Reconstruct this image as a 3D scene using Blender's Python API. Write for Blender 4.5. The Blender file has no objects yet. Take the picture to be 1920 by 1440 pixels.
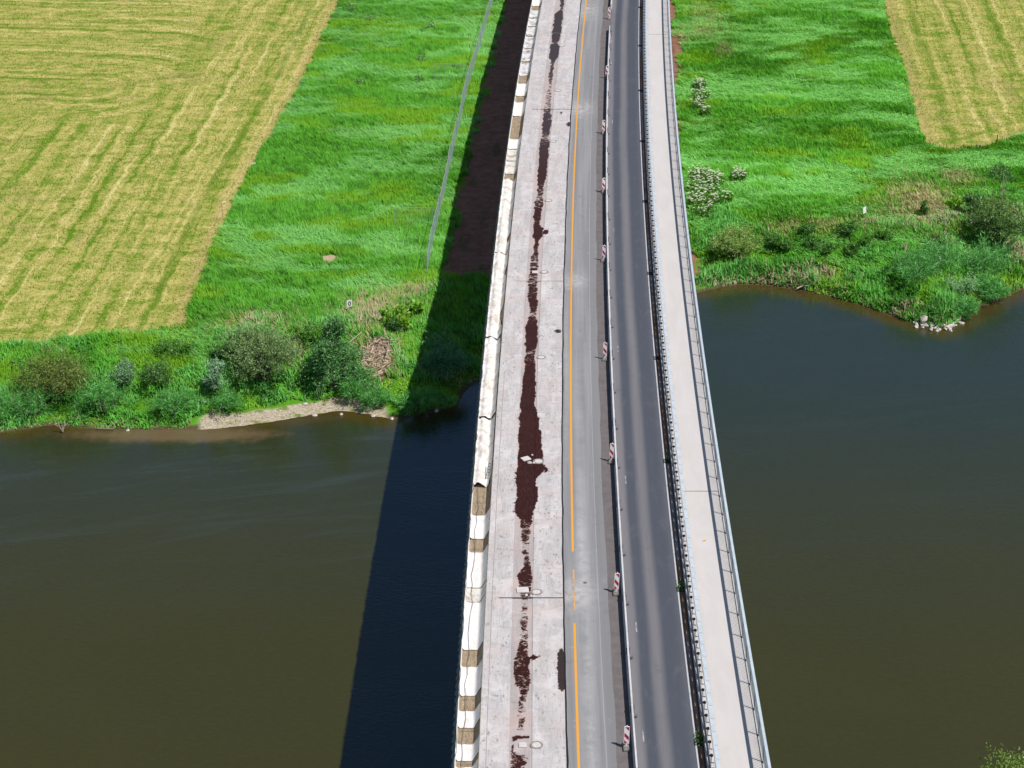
import bpy, math, random
import numpy as np
from mathutils import Vector, Matrix

random.seed(7)
RNG = np.random.default_rng(11)
SC = bpy.context.scene
COL = SC.collection
R = math.radians

# ------------------------------------------------------------------ constants
WATER, LAND, DECK = 0.0, 3.0, 15.3
CAMZ = DECK + 55.0
FPX = 3700.0
TH = math.atan(1850.0 / FPX)
CT, ST = math.cos(TH), math.sin(TH)


def unproj(px, py, h):
    """world x, y of the photo's pixel on the level h metres under the camera"""
    u = (px - 960.0) / FPX
    v = (py - 720.0) / FPX
    t = h / (ST + v * CT)
    return u * t, (CT - v * ST) * t


def xc(y):
    """plan curve of the bridge (joint line between old concrete and asphalt)"""
    d = np.asarray(y, float) - 72.0
    return 2.45 + 0.009 * d + 0.00022 * d * d


def s_row(py, dz=0.0):
    return unproj(960, py, 55.0 - dz)[1]


# ------------------------------------------------------------------ noise
_T = np.random.default_rng(5).random((256, 256))


def vnoise(x, y, seed=0):
    x = np.asarray(x, float) + seed * 37.13
    y = np.asarray(y, float) + seed * 91.7
    xi = np.floor(x).astype(int)
    yi = np.floor(y).astype(int)
    fx = x - xi
    fy = y - yi
    fx = fx * fx * (3 - 2 * fx)
    fy = fy * fy * (3 - 2 * fy)
    a = _T[xi & 255, yi & 255]
    b = _T[(xi + 1) & 255, yi & 255]
    c = _T[xi & 255, (yi + 1) & 255]
    d = _T[(xi + 1) & 255, (yi + 1) & 255]
    return (a * (1 - fx) + b * fx) * (1 - fy) + (c * (1 - fx) + d * fx) * fy


def fbm(x, y, seed=0, oct=4):
    s, a, t = 0, 0.5, 0
    for k in range(oct):
        s = s + a * vnoise(np.asarray(x) * 2 ** k, np.asarray(y) * 2 ** k, seed + k * 3)
        t += a
        a *= 0.5
    return s / t


def sstep(a, b, x):
    t = np.clip((np.asarray(x, float) - a) / (b - a), 0, 1)
    return t * t * (3 - 2 * t)


# ------------------------------------------------------------------ mesh helpers
def mesh_np(name, verts, quads=None, tris=None, mat=None, parent=None, col=None, smooth=False, attrs=None, uv=None):
    verts = np.asarray(verts, np.float32).reshape(-1, 3)
    me = bpy.data.meshes.new(name)
    nq = 0 if quads is None else len(quads)
    nt = 0 if tris is None else len(tris)
    loops = []
    if nq:
        loops.append(np.asarray(quads, np.int32).reshape(-1))
    if nt:
        loops.append(np.asarray(tris, np.int32).reshape(-1))
    lv = np.concatenate(loops)
    starts = np.concatenate([np.arange(nq, dtype=np.int32) * 4, nq * 4 + np.arange(nt, dtype=np.int32) * 3])
    me.vertices.add(len(verts))
    me.vertices.foreach_set('co', verts.reshape(-1))
    me.loops.add(len(lv))
    me.loops.foreach_set('vertex_index', lv)
    me.polygons.add(nq + nt)
    me.polygons.foreach_set('loop_start', starts)
    if col is not None:
        col = np.asarray(col, np.float32)
        if col.shape[1] == 3:
            col = np.concatenate([col, np.ones((len(col), 1), np.float32)], 1)
        a = me.attributes.new('Col', 'FLOAT_COLOR', 'POINT')
        a.data.foreach_set('color', col.reshape(-1))
    if attrs:
        for k, val in attrs.items():
            a = me.attributes.new(k, 'FLOAT', 'POINT')
            a.data.foreach_set('value', np.asarray(val, np.float32).reshape(-1))
    if uv is not None:
        l = me.uv_layers.new(name='UVMap')
        l.data.foreach_set('uv', np.asarray(uv, np.float32)[lv].reshape(-1))
    me.update(calc_edges=True)
    me.validate()
    if smooth:
        me.polygons.foreach_set('use_smooth', np.ones(nq + nt, bool))
    if mat:
        me.materials.append(mat)
    o = bpy.data.objects.new(name, me)
    COL.objects.link(o)
    if parent:
        o.parent = parent
    return o


class MB:
    """collects simple solids into one mesh"""

    def __init__(self):
        self.v, self.f = [], []

    def add(self, vs, fs):
        n = len(self.v)
        self.v += [tuple(v) for v in vs]
        self.f += [tuple(i + n for i in f) for f in fs]

    def box(self, c, s, rz=0.0, m=None):
        x, y, z = s[0] / 2, s[1] / 2, s[2] / 2
        vs = [Vector((a * x, b * y, d * z)) for d in (-1, 1) for b in (-1, 1) for a in (-1, 1)]
        q = Matrix.Rotation(rz, 4, 'Z')
        vs = [q @ v + Vector(c) for v in vs]
        if m:
            vs = [m @ v for v in vs]
        self.add(vs, [(0, 2, 3, 1), (4, 5, 7, 6), (0, 1, 5, 4), (2, 6, 7, 3), (0, 4, 6, 2), (1, 3, 7, 5)])

    def tube(self, p0, p1, r0, r1=None, n=6):
        p0, p1 = Vector(p0), Vector(p1)
        r1 = r0 if r1 is None else r1
        d = (p1 - p0).normalized()
        a = d.orthogonal().normalized()
        b = d.cross(a)
        vs = []
        for p, r in ((p0, r0), (p1, r1)):
            for k in range(n):
                t = 2 * math.pi * k / n
                vs.append(p + (a * math.cos(t) + b * math.sin(t)) * r)
        fs = [(k, (k + 1) % n, n + (k + 1) % n, n + k) for k in range(n)]
        fs += [tuple(range(n - 1, -1, -1)), tuple(range(n, 2 * n))]
        self.add(vs, fs)

    def build(self, name, mat=None, parent=None, smooth=False, bevel=0):
        me = bpy.data.meshes.new(name)
        me.from_pydata(self.v, [], self.f)
        me.update()
        if smooth:
            me.polygons.foreach_set('use_smooth', np.ones(len(me.polygons), bool))
        if mat:
            me.materials.append(mat)
        o = bpy.data.objects.new(name, me)
        COL.objects.link(o)
        if parent:
            o.parent = parent
        if bevel:
            md = o.modifiers.new('bevel', 'BEVEL')
            md.width = bevel
            md.segments = 2
        return o


def empty(name, loc=(0, 0, 0), rz=0.0):
    o = bpy.data.objects.new(name, None)
    COL.objects.link(o)
    o.location = loc
    o.rotation_euler = (0, 0, rz)
    o.empty_display_size = 0.3
    return o


def tag(o, label, cat, group=None):
    o['label'] = label
    o['category'] = cat
    if group:
        o['group'] = group
    return o


def struct(o, kind='structure'):
    o['kind'] = kind
    return o


def copy_tree(o, parent=None):
    c = o.copy()
    COL.objects.link(c)
    c.parent = parent
    for ch in o.children:
        copy_tree(ch, c)
    return c


# ------------------------------------------------------------------ materials
class NT:
    def __init__(self, name):
        self.m = bpy.data.materials.new(name)
        self.m.use_nodes = True
        self.t = self.m.node_tree
        self.b = self.t.nodes['Principled BSDF']
        self.out = self.t.nodes['Material Output']

    def n(self, typ, **kw):
        nd = self.t.nodes.new(typ)
        for k, v in kw.items():
            setattr(nd, k, v)
        return nd

    def link(self, a, b):
        self.t.links.new(a, b)

    def setin(self, sock, v):
        if hasattr(v, 'is_output') or isinstance(v, bpy.types.NodeSocket):
            self.link(v, sock)
        elif v is not None:
            try:
                sock.default_value = v
            except Exception:
                sock.default_value = (v[0], v[1], v[2], 1.0)

    def math(self, op, a, b=None, c=None, clamp=False):
        nd = self.n('ShaderNodeMath', operation=op, use_clamp=clamp)
        self.setin(nd.inputs[0], a)
        if b is not None:
            self.setin(nd.inputs[1], b)
        if c is not None:
            self.setin(nd.inputs[2], c)
        return nd.outputs[0]

    def mix(self, f, a, b, blend='MIX'):
        nd = self.n('ShaderNodeMix', data_type='RGBA', blend_type=blend)
        self.setin(nd.inputs[0], f)
        for s, v in ((nd.inputs[6], a), (nd.inputs[7], b)):
            if isinstance(v, tuple) and len(v) == 3:
                v = (*v, 1.0)
            self.setin(s, v)
        return nd.outputs[2]

    def attr(self, name):
        nd = self.n('ShaderNodeAttribute', attribute_name=name)
        return nd

    def noise(self, vec=None, scale=1.0, detail=4.0, rough=0.55, dist=0.0):
        nd = self.n('ShaderNodeTexNoise')
        nd.inputs['Scale'].default_value = scale
        nd.inputs['Detail'].default_value = detail
        nd.inputs['Roughness'].default_value = rough
        nd.inputs['Distortion'].default_value = dist
        if vec is not None:
            self.link(vec, nd.inputs['Vector'])
        return nd.outputs[0]

    def mapr(self, v, a, b, c=0.0, d=1.0, smooth=True):
        nd = self.n('ShaderNodeMapRange', interpolation_type='SMOOTHSTEP' if smooth else 'LINEAR')
        self.setin(nd.inputs[0], v)
        nd.inputs[1].default_value = a
        nd.inputs[2].default_value = b
        nd.inputs[3].default_value = c
        nd.inputs[4].default_value = d
        return nd.outputs[0]

    def vec(self, x, y, z=0.0):
        nd = self.n('ShaderNodeCombineXYZ')
        self.setin(nd.inputs[0], x)
        self.setin(nd.inputs[1], y)
        self.setin(nd.inputs[2], z)
        return nd.outputs[0]

    def uv(self):
        nd = self.n('ShaderNodeUVMap')
        sp = self.n('ShaderNodeSeparateXYZ')
        self.link(nd.outputs[0], sp.inputs[0])
        return nd.outputs[0], sp.outputs[0], sp.outputs[1]

    def bump(self, h, strength=0.3, dist=0.02):
        nd = self.n('ShaderNodeBump')
        nd.inputs['Strength'].default_value = strength
        nd.inputs['Distance'].default_value = dist
        self.link(h, nd.inputs['Height'])
        self.link(nd.outputs[0], self.b.inputs['Normal'])
        return nd


def simple(name, col, rough=0.6, metal=0.0, var=0.15, scale=6.0, spec=0.4):
    m = NT(name)
    tc = m.n('ShaderNodeTexCoord')
    f = m.noise(tc.outputs['Object'], scale, 4, 0.6)
    lo = tuple(c * (1 - var) for c in col)
    hi = tuple(min(1, c * (1 + var)) for c in col)
    m.link(m.mix(m.mapr(f, 0.3, 0.7), lo, hi), m.b.inputs['Base Color'])
    m.b.inputs['Roughness'].default_value = rough
    m.b.inputs['Metallic'].default_value = metal
    m.b.inputs['Specular IOR Level'].default_value = spec
    return m.m


def leafmat(name, rough=0.5, trans=0.3, spec=0.35, upn=0.0):
    m = NT(name)
    a = m.attr('Col')
    m.link(a.outputs['Color'], m.b.inputs['Base Color'])
    m.b.inputs['Roughness'].default_value = rough
    m.b.inputs['Specular IOR Level'].default_value = spec
    tr = m.n('ShaderNodeBsdfTranslucent')
    g = m.mix(1.0, a.outputs['Color'], (1.0, 1.1, 0.55), 'MULTIPLY')
    m.link(g, tr.inputs['Color'])
    if upn:
        ge = m.n('ShaderNodeNewGeometry')
        v1 = m.n('ShaderNodeVectorMath', operation='SCALE'); m.link(ge.outputs['Normal'], v1.inputs[0]); v1.inputs['Scale'].default_value = 1 - upn
        v2 = m.n('ShaderNodeVectorMath', operation='ADD'); m.link(v1.outputs[0], v2.inputs[0]); v2.inputs[1].default_value = (0.12 * upn, -0.1 * upn, upn)
        v3 = m.n('ShaderNodeVectorMath', operation='NORMALIZE'); m.link(v2.outputs[0], v3.inputs[0])
        m.link(v3.outputs[0], m.b.inputs['Normal'])
    ms = m.n('ShaderNodeMixShader')
    ms.inputs[0].default_value = trans
    m.link(m.b.outputs[0], ms.inputs[1])
    m.link(tr.outputs[0], ms.inputs[2])
    m.link(ms.outputs[0], m.out.inputs['Surface'])
    return m.m


M = {}
M['grass'] = leafmat('grass_blades', 0.55, 0.25, 0.25, 0.62)
M['leaf'] = leafmat('leaves', 0.42, 0.25, 0.4, 0.35)
M['dry'] = leafmat('dry_straw', 0.8, 0.1, 0.1)
M['straw'] = leafmat('reed_straw', 0.85, 0.1, 0.1, 0.6)
M['flower'] = leafmat('flower_petals', 0.7, 0.2, 0.1, 0.8)
M['bark'] = simple('bark', (0.10, 0.075, 0.055), 0.9)
M['birch'] = simple('pale_bark', (0.42, 0.42, 0.34), 0.8)
M['deadwood'] = simple('bleached_wood', (0.42, 0.35, 0.27), 0.85)
M['steel'] = simple('galvanised_steel', (0.42, 0.46, 0.50), 0.45, 0.35, 0.12, 3.0)
M['steel_pale'] = simple('new_galvanised_steel', (0.56, 0.63, 0.69), 0.4, 0.15, 0.08, 2.0)
M['steel_dark'] = simple('dark_steel', (0.16, 0.17, 0.19), 0.5, 0.4, 0.15)
M['black'] = simple('black_rubber', (0.012, 0.012, 0.013), 0.6)
M['white'] = simple('white_film', (0.88, 0.87, 0.86), 0.45, 0, 0.04)
M['red'] = simple('red_film', (0.50, 0.006, 0.03), 0.45, 0, 0.08)
M['grey_rubber'] = simple('recycled_plastic', (0.24, 0.23, 0.22), 0.8, 0, 0.3, 14)
M['iron'] = simple('cast_iron', (0.15, 0.13, 0.115), 0.8, 0, 0.3, 10)
M['ringdirt'] = simple('manhole_ring', (0.27, 0.23, 0.20), 0.9, 0, 0.3, 10)
M['stone'] = simple('pale_stone', (0.50, 0.46, 0.40), 0.9, 0, 0.25, 4)
M['slabstone'] = simple('concrete_slab', (0.56, 0.53, 0.51), 0.9, 0, 0.1, 6)
M['net'] = simple('safety_net', (0.16, 0.17, 0.20), 0.8, 0, 0.3, 9)
M['fence_net'] = simple('fence_wire', (0.36, 0.42, 0.46), 0.5, 0.2, 0.05)
M['concrete_under'] = simple('structural_concrete', (0.36, 0.35, 0.33), 0.9, 0, 0.15, 0.7)


def concrete_mat(name, base, dirt, pink=0.0, streak=1.0, spots=1.0, lights=0.55):
    m = NT(name)
    uv, u, v = m.uv()
    big = m.noise(m.vec(m.math('MULTIPLY', u, 1.4), m.math('MULTIPLY', v, 0.25)), 1.0, 5, 0.65, 0.6)
    mid = m.noise(uv, 2.2, 6, 0.7, 0.4)
    st = m.noise(m.vec(m.math('MULTIPLY', u, 16.0), m.math('MULTIPLY', v, 1.1)), 1.0, 4, 0.6)
    crs = m.noise(m.vec(m.math('MULTIPLY', u, 0.6), m.math('MULTIPLY', v, 2.6)), 1.0, 3, 0.6)
    fine = m.noise(uv, 30.0, 3, 0.7)
    c = m.mix(m.math('MULTIPLY', m.mapr(big, 0.35, 0.68), min(1.0, 0.3 + spots)), base, tuple(x * 0.80 for x in base))
    c = m.mix(m.math('MULTIPLY', m.mapr(st, 0.5, 0.72), 0.38 * streak), c, dirt)
    c = m.mix(m.math('MULTIPLY', m.mapr(crs, 0.56, 0.72), 0.25), c, dirt)
    c = m.mix(m.math('MULTIPLY', m.mapr(mid, 0.58, 0.70), 0.55 * spots), c, tuple(x * 0.62 for x in dirt))
    c = m.mix(m.math('MULTIPLY', m.mapr(fine, 0.45, 0.75), 0.26), c, tuple(x * 0.7 for x in dirt))
    md2 = m.noise(uv, 5.5, 5, 0.75, 0.3)
    c = m.mix(m.math('MULTIPLY', m.mapr(md2, 0.54, 0.70), 0.55 * spots), c, dirt)
    lt = m.noise(uv, 0.9, 4, 0.6, 1.0)
    c = m.mix(m.math('MULTIPLY', m.mapr(lt, 0.52, 0.7), lights), c, tuple(min(0.8, x * 1.17) for x in base))
    if pink:
        pk = m.noise(uv, 0.5, 3, 0.5)
        c = m.mix(m.math('MULTIPLY', m.mapr(pk, 0.45, 0.65), pink), c, (0.50, 0.38, 0.34))
    return m, uv, u, v, c


# concrete stripped of its surfacing (left of the joint)
m, uv, u, v, c = concrete_mat('stripped_concrete', (0.56, 0.53, 0.525), (0.24, 0.225, 0.22), 0.22, 1.3, 1.25)
# rows of small dark marks along the walkway
vor = m.n('ShaderNodeTexVoronoi')
vor.inputs['Scale'].default_value = 1.0
m.link(m.vec(m.math('MULTIPLY', u, 5.0), m.math('MULTIPLY', v, 2.2)), vor.inputs['Vector'])
spt = m.math('MULTIPLY', m.mapr(vor.outputs['Distance'], 0.34, 0.16), m.mapr(m.noise(uv, 0.8, 3), 0.48, 0.62))
c = m.mix(m.math('MULTIPLY', spt, 0.6), c, (0.16, 0.15, 0.15))
stain = m.attr('stain').outputs['Fac']
sn = m.noise(m.vec(m.math('MULTIPLY', u, 1.0), m.math('MULTIPLY', v, 1.25)), 2.6, 6, 0.78, 0.5)
sm = m.mapr(m.math('ADD', stain, m.math('MULTIPLY', m.math('SUBTRACT', sn, 0.5), 2.2)), 0.34, 0.62, smooth=False)
wet = m.mix(m.noise(uv, 0.7, 3), (0.024, 0.006, 0.0045), (0.044, 0.012, 0.009))
far = m.mapr(v, 140.0, 165.0)
wet = m.mix(far, wet, (0.045, 0.036, 0.040))
wet = m.mix(m.mapr(u, -0.75, -0.55), wet, (0.036, 0.027, 0.025))
damp = m.mapr(sm, 0.0, 0.45)
c = m.mix(m.math('MULTIPLY', damp, 0.85), c, (0.25, 0.165, 0.14))
sm = m.mapr(sm, 0.35, 0.75)
wet = m.mix(m.math('MULTIPLY', m.mapr(m.noise(m.vec(m.math('MULTIPLY', u, 9.0), m.math('MULTIPLY', v, 2.0)), 1.0, 5, 0.75), 0.45, 0.75), 0.6), wet, (0.085, 0.034, 0.027))
c = m.mix(sm, c, wet)
m.link(c, m.b.inputs['Base Color'])
m.link(m.mapr(sm, 0, 1, 0.9, 0.45), m.b.inputs['Roughness'])
m.b.inputs['Specular IOR Level'].default_value = 0.15
m.bump(m.noise(uv, 14, 5, 0.7), 0.25, 0.02)
M['stripped'] = m.m

# milled band with the brown puddles
m, uv, u, v, c = concrete_mat('milled_band', (0.47, 0.42, 0.41), (0.29, 0.24, 0.23), 0.6, 0.7, 1.0)
grv = m.math('SINE', m.math('MULTIPLY', u, 90.0))
c = m.mix(m.math('MULTIPLY', m.mapr(grv, 0.2, 1.0), 0.22), c, (0.24, 0.20, 0.19))
stain = m.attr('stain').outputs['Fac']
sn = m.noise(m.vec(m.math('MULTIPLY', u, 1.0), m.math('MULTIPLY', v, 1.25)), 2.6, 6, 0.78, 0.5)
sm = m.mapr(m.math('ADD', stain, m.math('MULTIPLY', m.math('SUBTRACT', sn, 0.5), 2.2)), 0.34, 0.62, smooth=False)
wet = m.mix(m.noise(uv, 0.7, 3), (0.022, 0.006, 0.004), (0.044, 0.012, 0.009))
wet = m.mix(m.mapr(v, 140.0, 165.0), wet, (0.045, 0.036, 0.040))
damp = m.mapr(sm, 0.0, 0.45)
c = m.mix(m.math('MULTIPLY', damp, 0.85), c, (0.25, 0.165, 0.14))
sm = m.mapr(sm, 0.35, 0.75)
wet = m.mix(m.math('MULTIPLY', m.mapr(m.noise(m.vec(m.math('MULTIPLY', u, 9.0), m.math('MULTIPLY', v, 2.0)), 1.0, 5, 0.75), 0.45, 0.75), 0.6), wet, (0.085, 0.034, 0.027))
c = m.mix(sm, c, wet)
m.link(c, m.b.inputs['Base Color'])
m.link(m.mapr(sm, 0, 1, 0.9, 0.5), m.b.inputs['Roughness'])
m.b.inputs['Specular IOR Level'].default_value = 0.15
m.bump(m.noise(uv, 20, 4, 0.7), 0.4, 0.02)
M['milled'] = m.m

# new footpath concrete: even, broom finish across
m, uv, u, v, c = concrete_mat('footpath_concrete', (0.565, 0.54, 0.52), (0.50, 0.47, 0.46), 0.10, 0.2, 0.05, 0.08)
br = m.noise(m.vec(m.math('MULTIPLY', u, 0.4), m.math('MULTIPLY', v, 7.0)), 1.0, 4, 0.6)
c = m.mix(m.math('MULTIPLY', m.mapr(br, 0.4, 0.7), 0.3), c, (0.52, 0.50, 0.49))
gm = m.math('MAXIMUM', m.mapr(u, 7.10, 6.75), m.mapr(u, 8.45, 8.80))
gn = m.noise(m.vec(m.math('MULTIPLY', u, 2.0), m.math('MULTIPLY', v, 0.9)), 1.0, 6, 0.75, 0.5)
c = m.mix(m.math('MULTIPLY', gm, m.mapr(gn, 0.40, 0.70, 0.0, 0.6)), c, (0.33, 0.30, 0.27))
c = m.mix(m.math('MULTIPLY', m.mapr(m.noise(uv, 0.45, 6, 0.7, 0.4), 0.55, 0.75), 0.22), c, (0.42, 0.39, 0.36))
c = m.mix(m.math('MULTIPLY', m.mapr(m.noise(uv, 5.0, 3, 0.6), 0.70, 0.76), 0.5), c, (0.22, 0.20, 0.18))
m.link(c, m.b.inputs['Base Color'])
m.b.inputs['Roughness'].default_value = 0.85
m.bump(m.noise(m.vec(m.math('MULTIPLY', u, 3.0), m.math('MULTIPLY', v, 40.0)), 1.0, 3), 0.15, 0.01)
M['footpath'] = m.m

# old asphalt left of the barrier
m = NT('old_asphalt')
uv, u, v = m.uv()
lng = m.noise(m.vec(m.math('MULTIPLY', u, 2.5), m.math('MULTIPLY', v, 0.05)), 1.0, 4, 0.6)
c = m.mix(m.mapr(lng, 0.3, 0.7), (0.205, 0.205, 0.212), (0.29, 0.29, 0.295))
band = m.math('MULTIPLY', m.mapr(m.math('ABSOLUTE', m.math('SUBTRACT', u, 1.05)), 0.45, 0.1), m.mapr(v, 150, 80))
c = m.mix(m.math('MULTIPLY', band, m.mapr(m.noise(uv, 0.5, 3), 0.3, 0.7, 0.1, 0.7)), c, (0.36, 0.36, 0.37))
edge = m.mapr(u, 1.80, 1.84)
c = m.mix(m.math('MULTIPLY', edge, 0.7), c, (0.20, 0.20, 0.205))
ln = m.mapr(m.math('ABSOLUTE', m.math('SUBTRACT', u, m.math('MULTIPLY_ADD', m.noise(m.vec(0.0, v), 0.8, 2), 0.06, 1.79))), 0.035, 0.012)
c = m.mix(m.math('MULTIPLY', ln, 0.5), c, (0.40, 0.40, 0.41))
blot = m.noise(uv, 1.3, 5, 0.7, 0.5)
c = m.mix(m.math('MULTIPLY', m.mapr(blot, 0.58, 0.72), 0.4), c, (0.35, 0.35, 0.36))
c = m.mix(m.math('MULTIPLY', m.mapr(blot, 0.42, 0.28), 0.35), c, (0.14, 0.14, 0.145))
dust = m.attr('dust').outputs['Fac']
dn = m.math('MULTIPLY', dust, m.mapr(m.noise(uv, 1.7, 5, 0.7, 0.6), 0.25, 0.75))
c = m.mix(m.math('MINIMUM', dn, 0.85), c, (0.50, 0.48, 0.46))
c = m.mix(m.math('MULTIPLY', m.mapr(m.noise(uv, 45, 2), 0.4, 0.7), 0.25), c, (0.13, 0.13, 0.13))
m.link(c, m.b.inputs['Base Color'])
m.b.inputs['Roughness'].default_value = 0.85
m.b.inputs['Specular IOR Level'].default_value = 0.25
m.bump(m.noise(uv, 40, 3), 0.3, 0.01)
M['old_asphalt'] = m.m

# brownish milled asphalt under the barrier
m = NT('milled_asphalt')
uv, u, v = m.uv()
c = m.mix(m.mapr(m.noise(uv, 1.5, 6, 0.7), 0.3, 0.7), (0.115, 0.103, 0.105), (0.165, 0.145, 0.145))
c = m.mix(m.math('MULTIPLY', m.mapr(m.noise(uv, 22, 3, 0.7), 0.4, 0.7), 0.4), c, (0.20, 0.18, 0.175))
m.link(c, m.b.inputs['Base Color'])
m.b.inputs['Roughness'].default_value = 0.9
m.b.inputs['Specular IOR Level'].default_value = 0.2
m.bump(m.noise(uv, 30, 3), 0.4, 0.01)
M['milled_asphalt'] = m.m

# asphalt lane in use, with its polished wheel bands
m = NT('lane_asphalt')
uv, u, v = m.uv()
uw = m.math('ADD', u, m.math('MULTIPLY', m.math('SUBTRACT', m.noise(m.vec(0.0, v), 0.05, 2), 0.5), 0.25))
darkc, lightc = (0.050, 0.060, 0.082), (0.165, 0.160, 0.172)
b1 = m.mapr(m.math('ABSOLUTE', m.math('SUBTRACT', uw, 4.52)), 0.50, 0.05)
b2 = m.mapr(m.math('ABSOLUTE', m.math('SUBTRACT', uw, 3.36)), 0.42, 0.10)
b3 = m.mapr(uw, 5.45, 5.95, 0.0, 0.28)
bb = m.math('MAXIMUM', m.math('MAXIMUM', b1, b2), b3)
wob = m.mapr(m.noise(m.vec(m.math('MULTIPLY', u, 3.0), m.math('MULTIPLY', v, 0.09)), 1.0, 5, 0.65), 0.2, 0.8, 0.72, 1.1)
c = m.mix(m.math('MULTIPLY', bb, wob, clamp=True), darkc, lightc)
c = m.mix(m.math('MULTIPLY', m.mapr(m.noise(uv, 55, 2), 0.35, 0.75), 0.30), c, (0.21, 0.20, 0.20))
c = m.mix(m.math('MULTIPLY', m.mapr(m.noise(uv, 0.8, 5, 0.7), 0.55, 0.75), 0.25), c, (0.05, 0.055, 0.065))
c = m.mix(m.math('MULTIPLY', m.mapr(m.noise(m.vec(m.math('MULTIPLY', u, 1.6), m.math('MULTIPLY', v, 0.5)), 1.0, 6, 0.75, 0.4), 0.5, 0.75), 0.22), c, (0.20, 0.19, 0.195))
c = m.mix(m.math('MULTIPLY', m.mapr(m.noise(uv, 2.6, 4, 0.65), 0.68, 0.78), 0.5), c, (0.035, 0.038, 0.045))
m.link(c, m.b.inputs['Base Color'])
m.b.inputs['Roughness'].default_value = 0.7
m.b.inputs['Specular IOR Level'].default_value = 0.3
m.bump(m.noise(uv, 60, 2), 0.3, 0.008)
M['lane'] = m.m

# gutter: guard rail shadow and sunlit, rust-tinged gap painted into its colour
m = NT('gutter')
uv, u, v = m.uv()
rs = m.math('MULTIPLY', m.mapr(m.math('ABSOLUTE', m.math('SUBTRACT', u, 6.12)), 0.14, 0.03), m.mapr(m.noise(m.vec(0.0, v), 0.35, 4, 0.7), 0.3, 0.6, 0.25, 1.0))
c = m.mix(m.noise(uv, 3.0, 5, 0.7), (0.040, 0.036, 0.036), (0.085, 0.07, 0.065))
rc = m.mix(m.mapr(m.noise(m.vec(0.0, v), 0.09, 3, 0.6), 0.42, 0.58), (0.33, 0.29, 0.26), (0.34, 0.16, 0.06))
c = m.mix(rs, c, rc)
m.link(c, m.b.inputs['Base Color'])
m.b.inputs['Roughness'].default_value = 0.85
M['gutter'] = m.m


def paint(name, col, wear, rep):
    m = NT(name)
    uv, u, v = m.uv()
    w = m.noise(m.vec(m.math('MULTIPLY', u, 9.0), m.math('MULTIPLY', v, 1.5)), 1.0, 5, 0.75)
    c = m.mix(m.mapr(w, wear, wear + 0.16), col, rep)
    m.link(c, m.b.inputs['Base Color'])
    m.b.inputs['Roughness'].default_value = 0.6
    return m.m


M['yellow'] = paint('yellow_paint', (0.72, 0.33, 0.035), 0.62, (0.50, 0.33, 0.14))
M['yellow_worn'] = paint('worn_yellow_paint', (0.72, 0.34, 0.05), 0.42, (0.30, 0.29, 0.28))
M['whiteline'] = paint('white_paint', (0.50, 0.50, 0.53), 0.52, (0.22, 0.22, 0.24))
M['whitedash'] = paint('worn_white_paint', (0.40, 0.40, 0.42), 0.42, (0.14, 0.14, 0.15))
M['seal'] = simple('bitumen_seal', (0.014, 0.012, 0.014), 0.6)

# barrier, plywood, tarps
m = NT('barrier_steel')
tc = m.n('ShaderNodeTexCoord')
c = m.mix(m.mapr(m.noise(tc.outputs['Object'], 1.5, 6, 0.7), 0.35, 0.7), (0.62, 0.615, 0.62), (0.48, 0.46, 0.45))
m.link(c, m.b.inputs['Base Color'])
m.b.inputs['Roughness'].default_value = 0.6
M['barrier'] = m.m

m = NT('plywood')
uv, u, v = m.uv()
g = m.noise(m.vec(m.math('MULTIPLY', u, 4.0), m.math('MULTIPLY', v, 0.7)), 1.6, 6, 0.7, 0.7)
c = m.mix(m.mapr(g, 0.3, 0.7), (0.16, 0.11, 0.065), (0.36, 0.27, 0.165))
brd = m.math('FRACT', m.math('MULTIPLY', v, 0.8))
c = m.mix(m.mapr(brd, 0.05, 0.0), c, (0.05, 0.035, 0.02))
wl = m.noise(m.vec(m.math('MULTIPLY', u, 9.0), m.math('MULTIPLY', v, 2.5)), 0.6, 5, 0.7, 3.0)
c = m.mix(m.math('MULTIPLY', m.mapr(m.math('ABSOLUTE', m.math('SUBTRACT', wl, 0.5)), 0.022, 0.004), 0.6), c, (0.6, 0.55, 0.45))
m.link(c, m.b.inputs['Base Color'])
m.b.inputs['Roughness'].default_value = 0.75
M['plywood'] = m.m


def tarpmat(name, col, dirt, amt):
    m = NT(name)
    uv, u, v = m.uv()
    w = m.noise(uv, 1.1, 6, 0.7, 0.8)
    c = m.mix(m.math('MULTIPLY', m.mapr(w, 0.45, 0.68), amt), col, dirt)
    wr = m.noise(m.vec(m.math('MULTIPLY', u, 2.0), m.math('MULTIPLY', v, 0.9)), 1.5, 4, 0.6, 1.8)
    c = m.mix(m.math('MULTIPLY', m.mapr(m.math('ABSOLUTE', m.math('SUBTRACT', wr, 0.5)), 0.03, 0.0), 0.25), c, tuple(x * 0.6 for x in dirt))
    m.link(c, m.b.inputs['Base Color'])
    m.b.inputs['Roughness'].default_value = 0.6
    m.bump(wr, 0.5, 0.05)
    return m.m


M['tarp'] = tarpmat('white_tarp', (0.80, 0.77, 0.74), (0.60, 0.52, 0.42), 0.35)
M['tarp_worn'] = tarpmat('worn_tarp', (0.76, 0.73, 0.69), (0.44, 0.36, 0.27), 0.7)
M['tarp_dirty'] = tarpmat('stained_tarp', (0.70, 0.67, 0.62), (0.30, 0.23, 0.14), 0.85)
M['tarp_speck'] = tarpmat('speckled_tarp', (0.68, 0.66, 0.65), (0.13, 0.125, 0.125), 0.95)

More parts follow.
